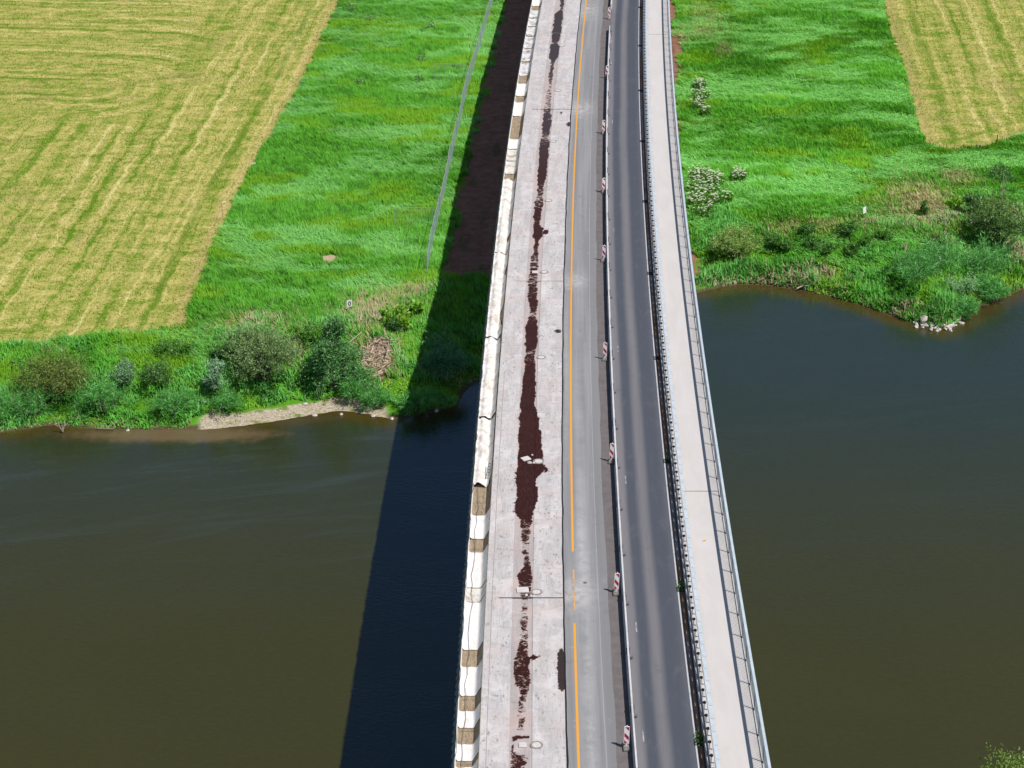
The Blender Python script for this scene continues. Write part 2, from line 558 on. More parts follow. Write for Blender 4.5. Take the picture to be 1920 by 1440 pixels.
# ------------------------------------------------------------------ world, sun, camera
w = bpy.data.worlds.new('World')
SC.world = w
w.use_nodes = True
nt = w.node_tree
sky = nt.nodes.new('ShaderNodeTexSky')
sky.sky_type = 'NISHITA'
sky.sun_disc = False
SUN_EL = math.atan2(1.0, math.hypot(0.5, 0.3))
SUN_AZ = math.atan2(0.5, -0.3)
sky.sun_elevation = SUN_EL
sky.sun_rotation = SUN_AZ
sky.air_density = 1.0
sky.dust_density = 0.6
sky.ozone_density = 1.6
nt.links.new(sky.outputs[0], nt.nodes['Background'].inputs[0])
nt.nodes['Background'].inputs[1].default_value = 0.078

sl = bpy.data.lights.new('sun', 'SUN')
sl.energy = 4.6
sl.angle = R(0.53)
sl.color = (1.0, 0.955, 0.90)
so = bpy.data.objects.new('sun', sl)
COL.objects.link(so)
so.rotation_euler = Vector((0.5, -0.3, 1.0)).to_track_quat('Z', 'Y').to_euler()
so.location = (60, -40, 150)

cam = bpy.data.cameras.new('camera')
cam.sensor_width = 36.0
cam.lens = FPX / 1920.0 * 36.0
cam.clip_start = 0.5
cam.clip_end = 20000
co = bpy.data.objects.new('camera', cam)
COL.objects.link(co)
co.location = (0, 0, CAMZ)
co.rotation_euler = (math.pi / 2 - TH, 0, 0)
SC.camera = co
SC.view_settings.view_transform = 'Standard'
SC.view_settings.look = 'None'
SC.view_settings.exposure = 0
SC.view_settings.gamma = 1
SC.cycles.max_bounces = 6
SC.cycles.transparent_max_bounces = 6
SC.cycles.use_denoising = True

# ------------------------------------------------------------------ ground plan (world metres)
HL = CAMZ - LAND


def world_poly(pts, h):
    return np.array([unproj(px, py, h) for px, py in pts])


shore_px = [(-420, 860), (-200, 828), (0, 812), (60, 803), (100, 797), (150, 803), (220, 806), (300, 807), (380, 806), (440, 801), (520, 790), (580, 779),
            (635, 771), (680, 776), (735, 787), (770, 782), (820, 772), (858, 762), (868, 740), (888, 718), (960, 690), (1060, 640), (1200, 585),
            (1310, 549), (1345, 540), (1385, 534), (1440, 536), (1500, 545), (1560, 559), (1610, 572), (1665, 592),
            (1700, 604), (1735, 612), (1765, 621), (1785, 611), (1806, 603), (1822, 585), (1850, 575), (1885, 556), (1925, 540), (2100, 470), (2400, 380)]
SH = world_poly(shore_px, CAMZ - WATER)
LANDPOLY = np.vstack([[-900, SH[0, 1] - 30], SH, [900, SH[-1, 1] + 150], [900, 6000], [-900, 6000]])
# near bank, out of the picture under its lower edge
NEARPOLY = np.array([[-3000, 62], [-60, 66], [-8, 73], [18, 80.5], [30, 84], [60, 88], [140, 85], [3000, 80], [3000, -3000], [-3000, -3000]], float)
ML = world_poly([(1100, -500), (725, -200), (640, -5), (600, 85), (560, 170), (520, 238), (487, 292), (452, 352), (420, 420), (398, 470), (383, 513), (366, 552), (356, 588),
                 (345, 612), (300, 622), (200, 634), (100, 644), (0, 652), (-300, 670), (-1500, 700), (-3500, -500)], HL)
MR = world_poly([(1655, -5), (1672, 60), (1690, 110), (1706, 165), (1724, 240), (1736, 270), (1768, 280), (1800, 282), (1840, 279), (1872, 269), (1920, 252),
                 (2300, 120), (3600, -100), (3600, -500), (1500, -500), (1605, -200)], HL)
SOIL = world_poly([(1010, -200), (952, -5), (930, 60), (909, 150), (888, 250), (864, 350), (843, 430), (826, 512), (870, 522), (930, 517), (1100, 500), (1312, 474),
                   (1312, 455), (1294, 435), (1280, 330), (1272, 270), (1284, 238), (1270, 215), (1266, 180), (1284, 148), (1268, 120), (1284, 85), (1264, 60), (1268, 10), (1254, -5), (1242, -200)], HL)


def sdf(poly, x, y):
    """signed distance, positive inside"""
    x = np.asarray(x, float)
    y = np.asarray(y, float)
    d2 = np.full(x.shape, 1e18)
    ins = np.zeros(x.shape, bool)
    n = len(poly)
    for i in range(n):
        ax, ay = poly[i]
        bx, by = poly[(i + 1) % n]
        ex, ey = bx - ax, by - ay
        t = np.clip(((x - ax) * ex + (y - ay) * ey) / (ex * ex + ey * ey + 1e-12), 0, 1)
        dx, dy = x - ax - t * ex, y - ay - t * ey
        d2 = np.minimum(d2, dx * dx + dy * dy)
        if by != ay:
            cond = ((ay > y) != (by > y)) & (x < (bx - ax) * (y - ay) / (by - ay) + ax)
            ins ^= cond
    d = np.sqrt(d2)
    return np.where(ins, d, -d)


def shore_d(x, y):
    return np.maximum(sdf(LANDPOLY, x, y), sdf(NEARPOLY, x, y))


BX, BY = unproj(575, 770, CAMZ - 0.2)


def beach_f(x, y):
    """gravel beach at the foot of the left bank"""
    d = shore_d(x, y)
    gx = sstep(9.6, 4.6, np.abs(np.asarray(x) - (BX - 0.9)))
    return gx * sstep(2.7, 0.9, d + 0.9 * (fbm(np.asarray(x) * .5, np.asarray(y) * .5, 12, 3) - .5)) * (d > -3)


def terrain(x, y, d=None):
    x = np.asarray(x, float)
    y = np.asarray(y, float)
    if d is None:
        d = shore_d(x, y)
    bw = 8.5 + 2.5 * (vnoise(x * 0.15, y * 0.15, 4) - 0.5)
    t = np.clip(d / bw, 0, 1)
    up = LAND * (0.55 * t + 0.45 * (t * t * (3 - 2 * t)))
    gx = sstep(8.0, 5.0, np.abs(x - BX)) * sstep(5.0, 1.0, d)
    up = up * (1 - 0.55 * gx)
    pt = sstep(9.0, 3.0, np.hypot(x - 36.0, y - 147.0))       # low tip of the groyne
    up = up * (1 - 0.35 * pt)
    up = up + 0.22 * (fbm(x * 0.12, y * 0.12, 2, 3) - 0.5) * t
    dn = np.maximum(d * 0.3, -2.5)
    return np.where(d > 0, up, dn)


def ground_px(px, py):
    z = 1.5
    for _ in range(12):
        x, y = unproj(px, py, CAMZ - z)
        z = 0.5 * z + 0.5 * max(0.0, float(terrain(np.array([x]), np.array([y]))[0]))
    return x, y, z


def mpp(y, z):
    """metres per photo pixel at a place"""
    return (y * CT + (CAMZ - z) * ST) / FPX


# ------------------------------------------------------------------ terrain sheet
def axis(fine0, fine1, step, far0, far1):
    a = list(np.arange(fine0, fine1 + 1e-6, step))
    s = step
    while a[-1] < far1:
        s *= 1.25
        a.append(a[-1] + s)
    s = step
    pre = []
    p = fine0
    while p > far0:
        s *= 1.25
        p -= s
        pre.append(p)
    return np.array(pre[::-1] + a)


gx = axis(-76, 80, 0.5, -4000, 4000)
gy = axis(92, 262, 0.5, -3000, 6000)
X, Y = np.meshgrid(gx, gy)
nx, ny = len(gx), len(gy)
Xf, Yf = X.ravel(), Y.ravel()
D = shore_d(Xf, Yf)
Z = terrain(Xf, Yf, D)
sML, sMR, sSO = sdf(ML, Xf, Yf), sdf(MR, Xf, Yf), sdf(SOIL, Xf, Yf)
mown = np.maximum(sML, sMR)
bf = beach_f(Xf, Yf)
# distance across / along the mowing direction
e0, e1 = np.array(unproj(640, -5, HL)), np.array(unproj(383, 513, HL))
eL = (e1 - e0) / np.linalg.norm(e1 - e0)
nL = np.array([-eL[1], eL[0]])
f0, f1 = np.array(unproj(1655, -5, HL)), np.array(unproj(1718, 212, HL))
eR = (f1 - f0) / np.linalg.norm(f1 - f0)
nR = np.array([-eR[1], eR[0]])
isR = Xf > 10
mu = np.where(isR, (Xf - f0[0]) * nR[0] + (Yf - f0[1]) * nR[1], (Xf - e0[0]) * nL[0] + (Yf - e0[1]) * nL[1])
mv = np.where(isR, (Xf - f0[0]) * eR[0] + (Yf - f0[1]) * eR[1], (Xf - e0[0]) * eL[0] + (Yf - e0[1]) * eL[1])
hx, hy = unproj(190, 160, HL)
mh = sstep(11, 3, (Xf - hx) - 0.05 * (Yf - hy)) * sstep(hy - 16, hy - 8, Yf)
px1, py1 = unproj(618, 485, HL)
patch = np.exp(-(((Xf - px1) / 1.15) ** 2 + ((Yf - py1) / 1.1) ** 2))
rx_, ry_ = unproj(165, 165, HL)
mr = np.hypot(np.maximum(Xf - rx_, 0), Yf - ry_ + 0.10 * np.minimum(Xf - rx_, 0))
idx = np.arange(nx * ny).reshape(ny, nx)
Q = np.stack([idx[:-1, :-1], idx[:-1, 1:], idx[1:, 1:], idx[1:, :-1]], -1).reshape(-1, 4)

m = NT('ground')
geo = m.n('ShaderNodeNewGeometry')
pos = geo.outputs['Position']
a_m, a_s, a_d, a_b = (m.attr(k).outputs['Fac'] for k in ('mown', 'soil', 'shore', 'beach'))
a_u, a_v, a_h, a_p, a_r = (m.attr(k).outputs['Fac'] for k in ('mu', 'mv', 'mh', 'patch', 'mr'))
n_ed = m.noise(pos, 0.9, 4, 0.65)
n_f = m.noise(pos, 3.2, 5, 0.7, 0.4)
n_b = m.noise(pos, 0.16, 4, 0.6, 0.6)
# mown meadow: rows along the edge, rows across in the far corner, patches and stubble
sv = m.n('ShaderNodeSeparateXYZ'); m.link(pos, sv.inputs[0])
wob = m.math('MULTIPLY', m.math('SUBTRACT', m.noise(pos, 0.22, 3, 0.6), 0.5), 1.6)
rowA = m.noise(m.vec(m.math('MULTIPLY', m.math('ADD', a_u, wob), 0.85), m.math('MULTIPLY', a_v, 0.012)), 1.0, 4, 0.62)
rowB = m.noise(m.vec(m.math('MULTIPLY', m.math('ADD', a_r, wob), 0.62), m.math('MULTIPLY', sv.outputs[0], 0.018), 4.0), 1.0, 4, 0.6)
nd = m.n('ShaderNodeMix', data_type='FLOAT')
m.link(a_h, nd.inputs[0]); m.link(rowA, nd.inputs[2]); m.link(rowB, nd.inputs[3])
row = m.math('MULTIPLY_ADD', m.math('SUBTRACT', nd.outputs[0], 0.5), 1.5, 0.5)
blo = m.noise(m.vec(m.math('MULTIPLY', sv.outputs[0], 0.40), m.math('MULTIPLY', sv.outputs[1], 0.70)), 1.0, 6, 0.72, 0.8)
stub = m.noise(m.vec(m.math('MULTIPLY', sv.outputs[0], 3.4), m.math('MULTIPLY', sv.outputs[1], 5.4)), 1.0, 5, 0.78, 0.5)
mix3 = m.math('ADD', m.math('ADD', m.math('MULTIPLY', row, 0.62), m.math('MULTIPLY', blo, 0.85)), m.math('MULTIPLY', stub, 0.60))
mc = m.mix(m.mapr(mix3, 0.86, 1.14), (0.135, 0.240, 0.016), (0.42, 0.375, 0.105))
mc = m.mix(m.math('MULTIPLY', m.mapr(mix3, 1.06, 1.30), 0.75), mc, (0.62, 0.56, 0.225))
mc = m.mix(m.math('MULTIPLY', m.mapr(m.math('ADD', row, m.math('MULTIPLY', stub, 0.30)), 0.76, 0.88), 0.55), mc, (0.64, 0.585, 0.245))
mc = m.mix(m.math('MULTIPLY', m.mapr(m.math('ADD', row, m.math('MULTIPLY', blo, 0.35)), 0.58, 0.46), 0.7), mc, (0.105, 0.20, 0.010))
mc = m.mix(m.math('MULTIPLY', m.mapr(n_b, 0.56, 0.72), 0.4), mc, (0.36, 0.275, 0.12))
mc = m.mix(m.math('MULTIPLY', m.mapr(m.math('ADD', stub, m.math('MULTIPLY', blo, 0.6)), 0.72, 0.60), 0.75), mc, (0.085, 0.175, 0.010))
trk = m.math('MULTIPLY', m.mapr(m.math('ABSOLUTE', m.math('SUBTRACT', a_m, 3.1)), 0.55, 0.15), m.mapr(m.noise(m.vec(0.0, a_v), 0.12, 3), 0.35, 0.6, 0.15, 0.85))
mc = m.mix(trk, mc, (0.13, 0.21, 0.02))
edgeb = m.mapr(a_m, 2.0, 0.3)
mc = m.mix(m.math('MULTIPLY', edgeb, m.mapr(stub, 0.3, 0.7, 0.3, 0.85)), mc, (0.45, 0.33, 0.14))
# long grass ground
gr = m.mix(n_f, (0.055, 0.18, 0.010), (0.11, 0.33, 0.018))
gr = m.mix(m.mapr(n_b, 0.35, 0.65), gr, (0.09, 0.20, 0.008))
# soil
so_c = m.mix(m.mapr(m.noise(pos, 1.2, 6, 0.7), 0.3, 0.7), (0.21, 0.092, 0.068), (0.31, 0.165, 0.120))
so_c = m.mix(m.math('MULTIPLY', m.mapr(m.noise(m.vec(m.math('MULTIPLY', sv.outputs[0], 0.5), m.math('MULTIPLY', sv.outputs[1], 0.12)), 1.0, 4), 0.55, 0.7), 0.6), so_c, (0.045, 0.075, 0.014))
# gravel beach and mud
grv = m.mix(m.mapr(m.noise(pos, 7.0, 5, 0.8), 0.32, 0.68), (0.20, 0.155, 0.10), (0.60, 0.53, 0.42))
grv = m.mix(m.mapr(n_ed, 0.52, 0.66), grv, (0.17, 0.21, 0.05))
mud = m.mix(n_f, (0.05, 0.036, 0.02), (0.15, 0.11, 0.065))  # mud darkened to stand in for shade under the overhanging bank
fm = m.mapr(m.math('ADD', a_m, m.math('MULTIPLY', m.math('SUBTRACT', n_ed, 0.5), 2.4)), -0.05, 0.15)
fs = m.mapr(m.math('ADD', a_s, m.math('MULTIPLY', m.math('SUBTRACT', n_ed, 0.5), 3.2)), -0.1, 0.25)
cc = m.mix(fm, gr, mc)
cc = m.mix(fs, cc, so_c)
cc = m.mix(m.mapr(m.math('ADD', a_d, m.math('MULTIPLY', n_ed, 0.5)), 0.95, 0.55), cc, mud)
cc = m.mix(m.mapr(m.math('ADD', a_b, m.math('MULTIPLY', m.math('SUBTRACT', n_ed, 0.5), 0.6)), 0.35, 0.6), cc, grv)
cc = m.mix(m.mapr(m.math('ADD', a_p, m.math('MULTIPLY', m.math('SUBTRACT', n_f, 0.5), 0.5)), 0.48, 0.62), cc, m.mix(n_f, (0.33, 0.21, 0.13), (0.60, 0.47, 0.34)))
m.link(cc, m.b.inputs['Base Color'])
m.b.inputs['Roughness'].default_value = 0.95
m.b.inputs['Specular IOR Level'].default_value = 0.1
m.bump(m.math('ADD', stub, m.math('MULTIPLY', n_f, 0.6)), 0.5, 0.12)
ground = struct(mesh_np('ground', np.stack([Xf, Yf, Z], 1), Q, mat=m.m, smooth=True,
                        attrs=dict(mown=mown, soil=sSO, shore=D, beach=bf, mu=mu, mv=mv, mh=mh, patch=patch, mr=mr)))

# ------------------------------------------------------------------ river
wx = axis(-76, 80, 1.0, -3500, 3500)
wy = axis(84, 172, 1.0, -40, 330)
X2, Y2 = np.meshgrid(wx, wy)
x2, y2 = X2.ravel(), Y2.ravel()
d2 = -shore_d(x2, y2)
mx, my = unproj(330, 815, CAMZ)
mudf = 1.3 * np.exp(-(((x2 - mx) / 8.5) ** 2 + ((y2 - my) / 1.3) ** 2))
i2 = np.arange(len(wx) * len(wy)).reshape(len(wy), len(wx))
Q2 = np.stack([i2[:-1, :-1], i2[:-1, 1:], i2[1:, 1:], i2[1:, :-1]], -1).reshape(-1, 4)
m = NT('river_water')
geo = m.n('ShaderNodeNewGeometry')
pos = geo.outputs['Position']
sv = m.n('ShaderNodeSeparateXYZ'); m.link(pos, sv.inputs[0])
dd, mf = m.attr('deep').outputs['Fac'], m.attr('mud').outputs['Fac']
nb = m.noise(pos, 0.07, 4, 0.6, 0.5)
rp = m.n('ShaderNodeMapping'); rp.inputs['Rotation'].default_value = (0, 0, 0.5); rp.inputs['Scale'].default_value = (2.2, 4.6, 1)
m.link(pos, rp.inputs[0])
base = m.mix(nb, (0.035, 0.0335, 0.0016), (0.045, 0.041, 0.0016))
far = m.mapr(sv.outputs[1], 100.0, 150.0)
base = m.mix(m.math('MULTIPLY', far, 0.75), base, (0.013, 0.030, 0.026))  # sky reflection of the farther water painted into the base colour
stk = m.noise(m.vec(m.math('MULTIPLY', m.math('ADD', sv.outputs[0], m.math('MULTIPLY', sv.outputs[1], 1.1)), 0.05), m.math('MULTIPLY', m.math('SUBTRACT', sv.outputs[1], m.math('MULTIPLY', sv.outputs[0], 0.25)), 0.42)), 1.0, 6, 0.72, 0.6)
stm = m.math('MULTIPLY', m.math('MULTIPLY', m.mapr(stk, 0.48, 0.70), m.mapr(sv.outputs[1], 106.0, 124.0)), m.mapr(sv.outputs[0], 10.0, -4.0, 0.25, 1.0))
base = m.mix(m.math('MULTIPLY', stm, 0.42), base, (0.050, 0.066, 0.058))  # wind streaks reflecting the sky, painted as paler blue base colour
base = m.mix(m.math('MULTIPLY', m.mapr(m.noise(rp.outputs[0], 0.8, 4, 0.65), 0.35, 0.7), 0.10), base, (0.070, 0.070, 0.012))  # light on the ripples painted into the base colour
sh = m.mapr(m.math('ADD', dd, m.math('MULTIPLY', m.math('SUBTRACT', m.noise(pos, 0.5, 4), 0.5), 1.5)), 2.6, 0.0)
base = m.mix(m.math('MULTIPLY', sh, 0.75), base, (0.075, 0.045, 0.006))
mm = m.mapr(m.math('ADD', mf, m.math('MULTIPLY', m.math('SUBTRACT', m.noise(pos, 0.7, 5, 0.7), 0.5), 1.0)), 0.25, 1.0)
base = m.mix(mm, base, (0.135, 0.095, 0.05))
m.link(base, m.b.inputs['Base Color'])
m.b.inputs['IOR'].default_value = 1.50
m.b.inputs['Specular IOR Level'].default_value = 1.0
m.b.inputs['Specular Tint'].default_value = (0.06, 0.42, 0.86, 1)
rz = m.noise(m.vec(m.math('MULTIPLY', sv.outputs[0], 0.05), m.math('MULTIPLY', sv.outputs[1], 0.14)), 1.0, 4, 0.6, 1.0)
m.link(m.mapr(rz, 0.3, 0.7, 0.03, 0.12), m.b.inputs['Roughness'])
rip = m.noise(rp.outputs[0], 1.0, 3, 0.55, 0.5)
bmp = m.bump(m.math('MULTIPLY', rip, m.mapr(rz, 0.35, 0.65, 0.35, 1.0)), 0.38, 0.08)
river = struct(mesh_np('river_water', np.stack([x2, y2, np.zeros_like(x2)], 1), Q2, mat=m.m, attrs=dict(deep=d2, mud=mudf)))


# ------------------------------------------------------------------ vegetation meshes
def blades(name, P, ang, L, lean, wid, col, mat, parent=None, tipcol=None, curl=0.5):
    """bent grass blades: root, elbow, tip"""
    n = len(P)
    P = np.asarray(P, float)
    dirv = np.stack([np.cos(ang), np.sin(ang), np.zeros(n)], 1)
    side = np.stack([-np.sin(ang), np.cos(ang), np.zeros(n)], 1)
    jit = RNG.normal(0, 0.5, n)
    side = side * np.cos(jit)[:, None] + dirv * np.sin(jit)[:, None]
    up = np.array([0, 0, 1.0])
    l1 = lean * 0.55
    l2 = np.minimum(lean * (1.0 + curl), 1.75)
    mid = P + (dirv * np.sin(l1)[:, None] + up * np.cos(l1)[:, None]) * (L * 0.5)[:, None]
    tip = mid + (dirv * np.sin(l2)[:, None] + up * np.cos(l2)[:, None]) * (L * 0.5)[:, None]
    w2 = (wid * 0.5)[:, None]
    V = np.stack([P - side * w2 * 0.7, P + side * w2 * 0.7, mid + side * w2, mid - side * w2, tip], 1)
    b = np.arange(n)[:, None] * 5
    q = b + np.array([[0, 1, 2, 3]])
    t = b + np.array([[3, 2, 4]])
    tc = col if tipcol is None else tipcol
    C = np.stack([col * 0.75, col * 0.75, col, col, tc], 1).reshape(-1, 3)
    return mesh_np(name, V.reshape(-1, 3), q, t, mat, parent, np.clip(C, 0, 1))


def leaves_data(P, N, L, W, col):
    """folded diamond leaves; N = direction the blade points"""
    n = len(P)
    N = N / (np.linalg.norm(N, axis=1, keepdims=True) + 1e-9)
    r = RNG.normal(size=(n, 3))
    r[:, 2] *= 0.4
    S = np.cross(N, r)
    S /= (np.linalg.norm(S, axis=1, keepdims=True) + 1e-9)
    L = np.broadcast_to(L, (n,))[:, None]
    W = np.broadcast_to(W, (n,))[:, None]
    V = np.stack([P, P + N * L * 0.45 - S * W * 0.5, P + N * L, P + N * L * 0.45 + S * W * 0.5], 1)
    q = np.arange(n * 4).reshape(n, 4)
    C = np.repeat(col, 4, axis=0)
    return V.reshape(-1, 3), q, C


def leaves(name, P, N, L, W, col, mat, parent=None):
    V, q, C = leaves_data(np.asarray(P), np.asarray(N), L, W, np.asarray(col))
    return mesh_np(name, V, q, None, mat, parent, np.clip(C, 0, 1))


# dry patches: photo spots turned into places on the land
dry_spots = [(1735, 385, 60, 40, 1.0), (1800, 335, 35, 16, .8), (1700, 400, 60, 30, .6), (1640, 420, 60, 16, .45), (1560, 425, 60, 12, .5), (1470, 430, 40, 10, .5),
             (700, 590, 55, 30, .85), (780, 548, 30, 12, .8), (740, 560, 60, 18, .6), (480, 610, 70, 20, .55), (1920, 480, 30, 14, .8), (1900, 400, 20, 10, .6),
             (1330, 30, 30, 20, .4), (1320, 60, 40, 16, .4), (1360, 95, 14, 12, .7), (1275, 72, 16, 10, .9), (1268, 130, 14, 6, .5), (930, 516, 20, 10, .5),
             (720, 690, 30, 14, .9), (690, 650, 30, 14, .5), (560, 650, 20, 25, .5), (840, 706, 40, 10, .9), (1690, 590, 40, 8, .4), (1540, 520, 30, 10, .7), (1500, 528, 60, 8, .6), (1420, 534, 90, 5, .6)]
DRY = []
for px, py, rx, ry, am in dry_spots:
    x, y, z = ground_px(px, py)
    k = mpp(y, z)
    x1, y1 = unproj(px, py - ry, CAMZ - z)
    DRY.append((x, y, rx * k, max(0.5, y1 - y), am))


def dryness(x, y):
    f = np.zeros(len(x))
    for cx, cy, rx, ry, am in DRY:
        f = np.maximum(f, am * np.exp(-(((x - cx) / rx) ** 2 + ((y - cy) / ry) ** 2)))
    return f


def scatter(n, x0, x1, y0, y1):
    return RNG.uniform(x0, x1, n), RNG.uniform(y0, y1, n)


def infront(x, y, z, mgn=110):
    dep = y * CT + (CAMZ - z) * ST
    u = 960 + FPX * x / dep
    v = 720 + FPX * ((CAMZ - z) * CT - y * ST) / dep
    return (u > -mgn) & (u < 1920 + mgn) & (v > -mgn - 40) & (v < 1440 + mgn)


def under_deck(x, y):
    o = x - xc(y)
    return (o > -3.0) & (o < 7.5)


HX, HY, HZ = ground_px(708, 672)


def heap_d(x, y):
    return np.hypot((x - HX) / 1.35, (y - HY) / 2.5)


# long grass of the meadow, laid over by the wind
n = 2000000
x, y = scatter(n, -62, 68, 118, 256)
sel = infront(x, y, 3.0)
x, y = x[sel], y[sel]
d = shore_d(x, y)
sm = np.maximum(sdf(ML, x, y), sdf(MR, x, y))
ss = sdf(SOIL, x, y)
ptc = np.hypot((x - px1) / 1.15, (y - py1) / 1.1)
edge = 1.1 * (fbm(x * 0.9, y * 0.9, 9, 3) - 0.5)
keep = (d > 4.0) & (sm < -0.05 + edge) & (ss < 0.1 + 2.6 * edge) & (ptc > 0.95 + edge) & (heap_d(x, y) > 1) & ~under_deck(x, y)
x, y, d, sm = x[keep], y[keep], d[keep], sm[keep]
nmax = 740000
if len(x) > nmax:
    k = RNG.permutation(len(x))[:nmax]
    x, y, d, sm = x[k], y[k], d[k], sm[k]
n = len(x)
z = terrain(x, y, d)
wx_, wy_ = x + 3.0 * fbm(x * 0.12, y * 0.12, 21, 3), y + 3.0 * fbm(x * 0.12, y * 0.12, 22, 3)
big = fbm(wx_ * 0.11, wy_ * 0.26, 31, 3)           # lodged streaks
mid_ = fbm(wx_ * 0.35, wy_ * 0.75, 33, 4)
small = fbm(x * 1.3, y * 1.7, 35, 3)
lodge = np.clip(np.where(x > 8, 0.14, 0.0) + 0.9 * (big - 0.42) * 3 + 1.1 * (mid_ - 0.45) * 2.4, -0.5, 1.3)
flow = 2.6 + 2.6 * (fbm(x * 0.06, y * 0.09, 41, 3) - 0.5) + 2.2 * (mid_ - 0.5)
flow = np.where(x > 8, flow + 0.6, flow)
lean = np.clip(0.55 + 0.45 * lodge + RNG.normal(0, 0.22, n), 0.05, 1.3)
L = (0.50 + 0.75 * small + RNG.normal(0, 0.10, n)) * (0.8 + 0.3 * mid_)
L = np.clip(L * 0.80, 0.2, 1.1)
cb = np.array([0.098, 0.330, 0.022])
cd = np.array([0.046, 0.185, 0.010])
cs = np.array([0.200, 0.470, 0.125])  # pale bluish wind sheen painted into the lodged blades
cy = np.array([0.150, 0.320, 0.006])
ty = sstep(0.50, 0.68, fbm(x * 0.16, y * 0.32, 51, 4))[:, None]
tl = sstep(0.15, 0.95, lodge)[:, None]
tiny = fbm(x * 2.3, y * 2.0, 37, 2)
td = sstep(0.54, 0.36, 0.36 * mid_ + 0.30 * small + 0.34 * tiny)[:, None] * np.where(x > 8, 0.65, 0.9)[:, None]
C = cb * (1 - td) + cd * td
C = C * (1 - ty * 0.75) + cy * ty * 0.75
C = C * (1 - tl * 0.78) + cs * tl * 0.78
dr = dryness(x, y)
isdry = (RNG.random(n) < dr * 0.9)[:, None]
C = np.where(isdry, np.array([0.40, 0.32, 0.19]), C)
C = C * (0.75 + 0.5 * RNG.random((n, 1))) * np.where(x > 8, 1.48, 1.22)[:, None]
fl = flow + RNG.normal(0, 0.45, n)
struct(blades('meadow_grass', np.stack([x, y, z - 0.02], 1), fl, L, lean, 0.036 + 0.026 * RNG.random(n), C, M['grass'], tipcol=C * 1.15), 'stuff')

# cut straw lying on the mown meadow
n = 420000
x, y = scatter(n, -68, 70, 118, 256)
sel = infront(x, y, 3.0) & (np.maximum(sdf(ML, x, y), sdf(MR, x, y)) > 0.1)
x, y = x[sel], y[sel]
x, y = x[:90000], y[:90000]
n = len(x)
z = terrain(x, y)
f = fbm(x * 0.4, y * 0.6, 61, 4) + RNG.normal(0, 0.16, n)
C = np.where((f > 0.53)[:, None], np.array([0.56, 0.46, 0.18]), np.array([0.13, 0.24, 0.020])) * (0.7 + 0.6 * RNG.random((n, 1)))
struct(blades('cut_straw', np.stack([x, y, z - 0.01], 1), RNG.uniform(0, 6.28, n), 0.16 + 0.16 * RNG.random(n), 0.7 + 0.5 * RNG.random(n), np.full(n, 0.045), C, M['dry']), 'stuff')

# herbs, nettles and reeds along the banks
n = 1500000
x, y = scatter(n, -62, 68, 108, 205)
sel = infront(x, y, 1.5)
x, y = x[sel], y[sel]
d = shore_d(x, y)
keep = (d > 0.12) & (d < 11.5 + 3 * (fbm(x * .3, y * .3, 70, 3) - .5)) & (np.maximum(sdf(ML, x, y), sdf(MR, x, y)) < 0) & (sdf(SOIL, x, y) < -0.2 + 0.6 * (vnoise(x, y, 3) - .5)) & ~(under_deck(x, y) & (d > 1.0))
bfv = beach_f(x, y)
keep &= (heap_d(x, y) > 0.9 + 0.3 * (vnoise(x * 2, y * 2, 6) - .5))
keep &= (bfv < 0.25 + 0.3 * (vnoise(x * 1.5, y * 1.5, 8) - 0.5))
x, y, d = x[keep], y[keep], d[keep]
clump = fbm(x * 0.55, y * 0.75, 81, 3)
keep = RNG.random(len(x)) < 0.35 + 0.9 * sstep(0.3, 0.6, clump)
x, y, d, clump = x[keep], y[keep], d[keep], clump[keep]
k = RNG.permutation(len(x))[:330000]
x, y, d, clump = x[k], y[k], d[k], clump[k]
n = len(x)
z = terrain(x, y, d)
reed = sstep(4.5, 1.2, d) * sstep(16, 22, x) * sstep(0.3, 0.55, fbm(x * .25, y * .25, 85, 3) + 0.15)
prt = fbm(x * 0.3, y * 0.45, 87, 4)
L = np.clip(0.30 + 0.62 * sstep(0.35, 0.7, clump) + 1.05 * reed + RNG.normal(0, 0.12, n), 0.2, 2.0)
L *= sstep(-0.2, 1.4, d) * 0.8 + 0.2
L = np.where(prt < 0.42, L * 0.6, L)
ca = np.array([0.085, 0.310, 0.026])
cb2 = np.array([0.120, 0.380, 0.070])
cc2 = np.array([0.040, 0.150, 0.018])
cy2 = np.array([0.170, 0.360, 0.012])
t1 = sstep(0.42, 0.62, fbm(x * .22, y * .3, 91, 4))[:, None]
t2 = sstep(0.55, 0.36, 0.5 * clump + 0.5 * fbm(x * 1.4, y * 1.6, 93, 3))[:, None]
t3 = sstep(0.47, 0.36, prt)[:, None]
C = ca * (1 - t1) + cb2 * t1
C = C * (1 - 0.8 * t2) + cc2 * 0.8 * t2
C = C * (1 - 0.75 * t3) + cy2 * 0.75 * t3
dr = dryness(x, y)
C = np.where((RNG.random(n) < dr * 0.95)[:, None], np.array([0.40, 0.31, 0.22]), C)
C = np.where(((d < 0.9) & (RNG.random(n) < 0.16))[:, None], np.array([0.30, 0.23, 0.14]), C)
C = C * (0.7 + 0.6 * RNG.random((n, 1))) * 1.32
lean = np.clip(0.45 + RNG.normal(0, 0.3, n), 0.02, 1.2)
struct(blades('bank_herbs', np.stack([x, y, z - 0.03], 1), 2.8 + RNG.normal(0, 1.1, n), L, lean, 0.055 + 0.05 * RNG.random(n), C, M['grass'], tipcol=C * 1.1, curl=0.9), 'stuff')


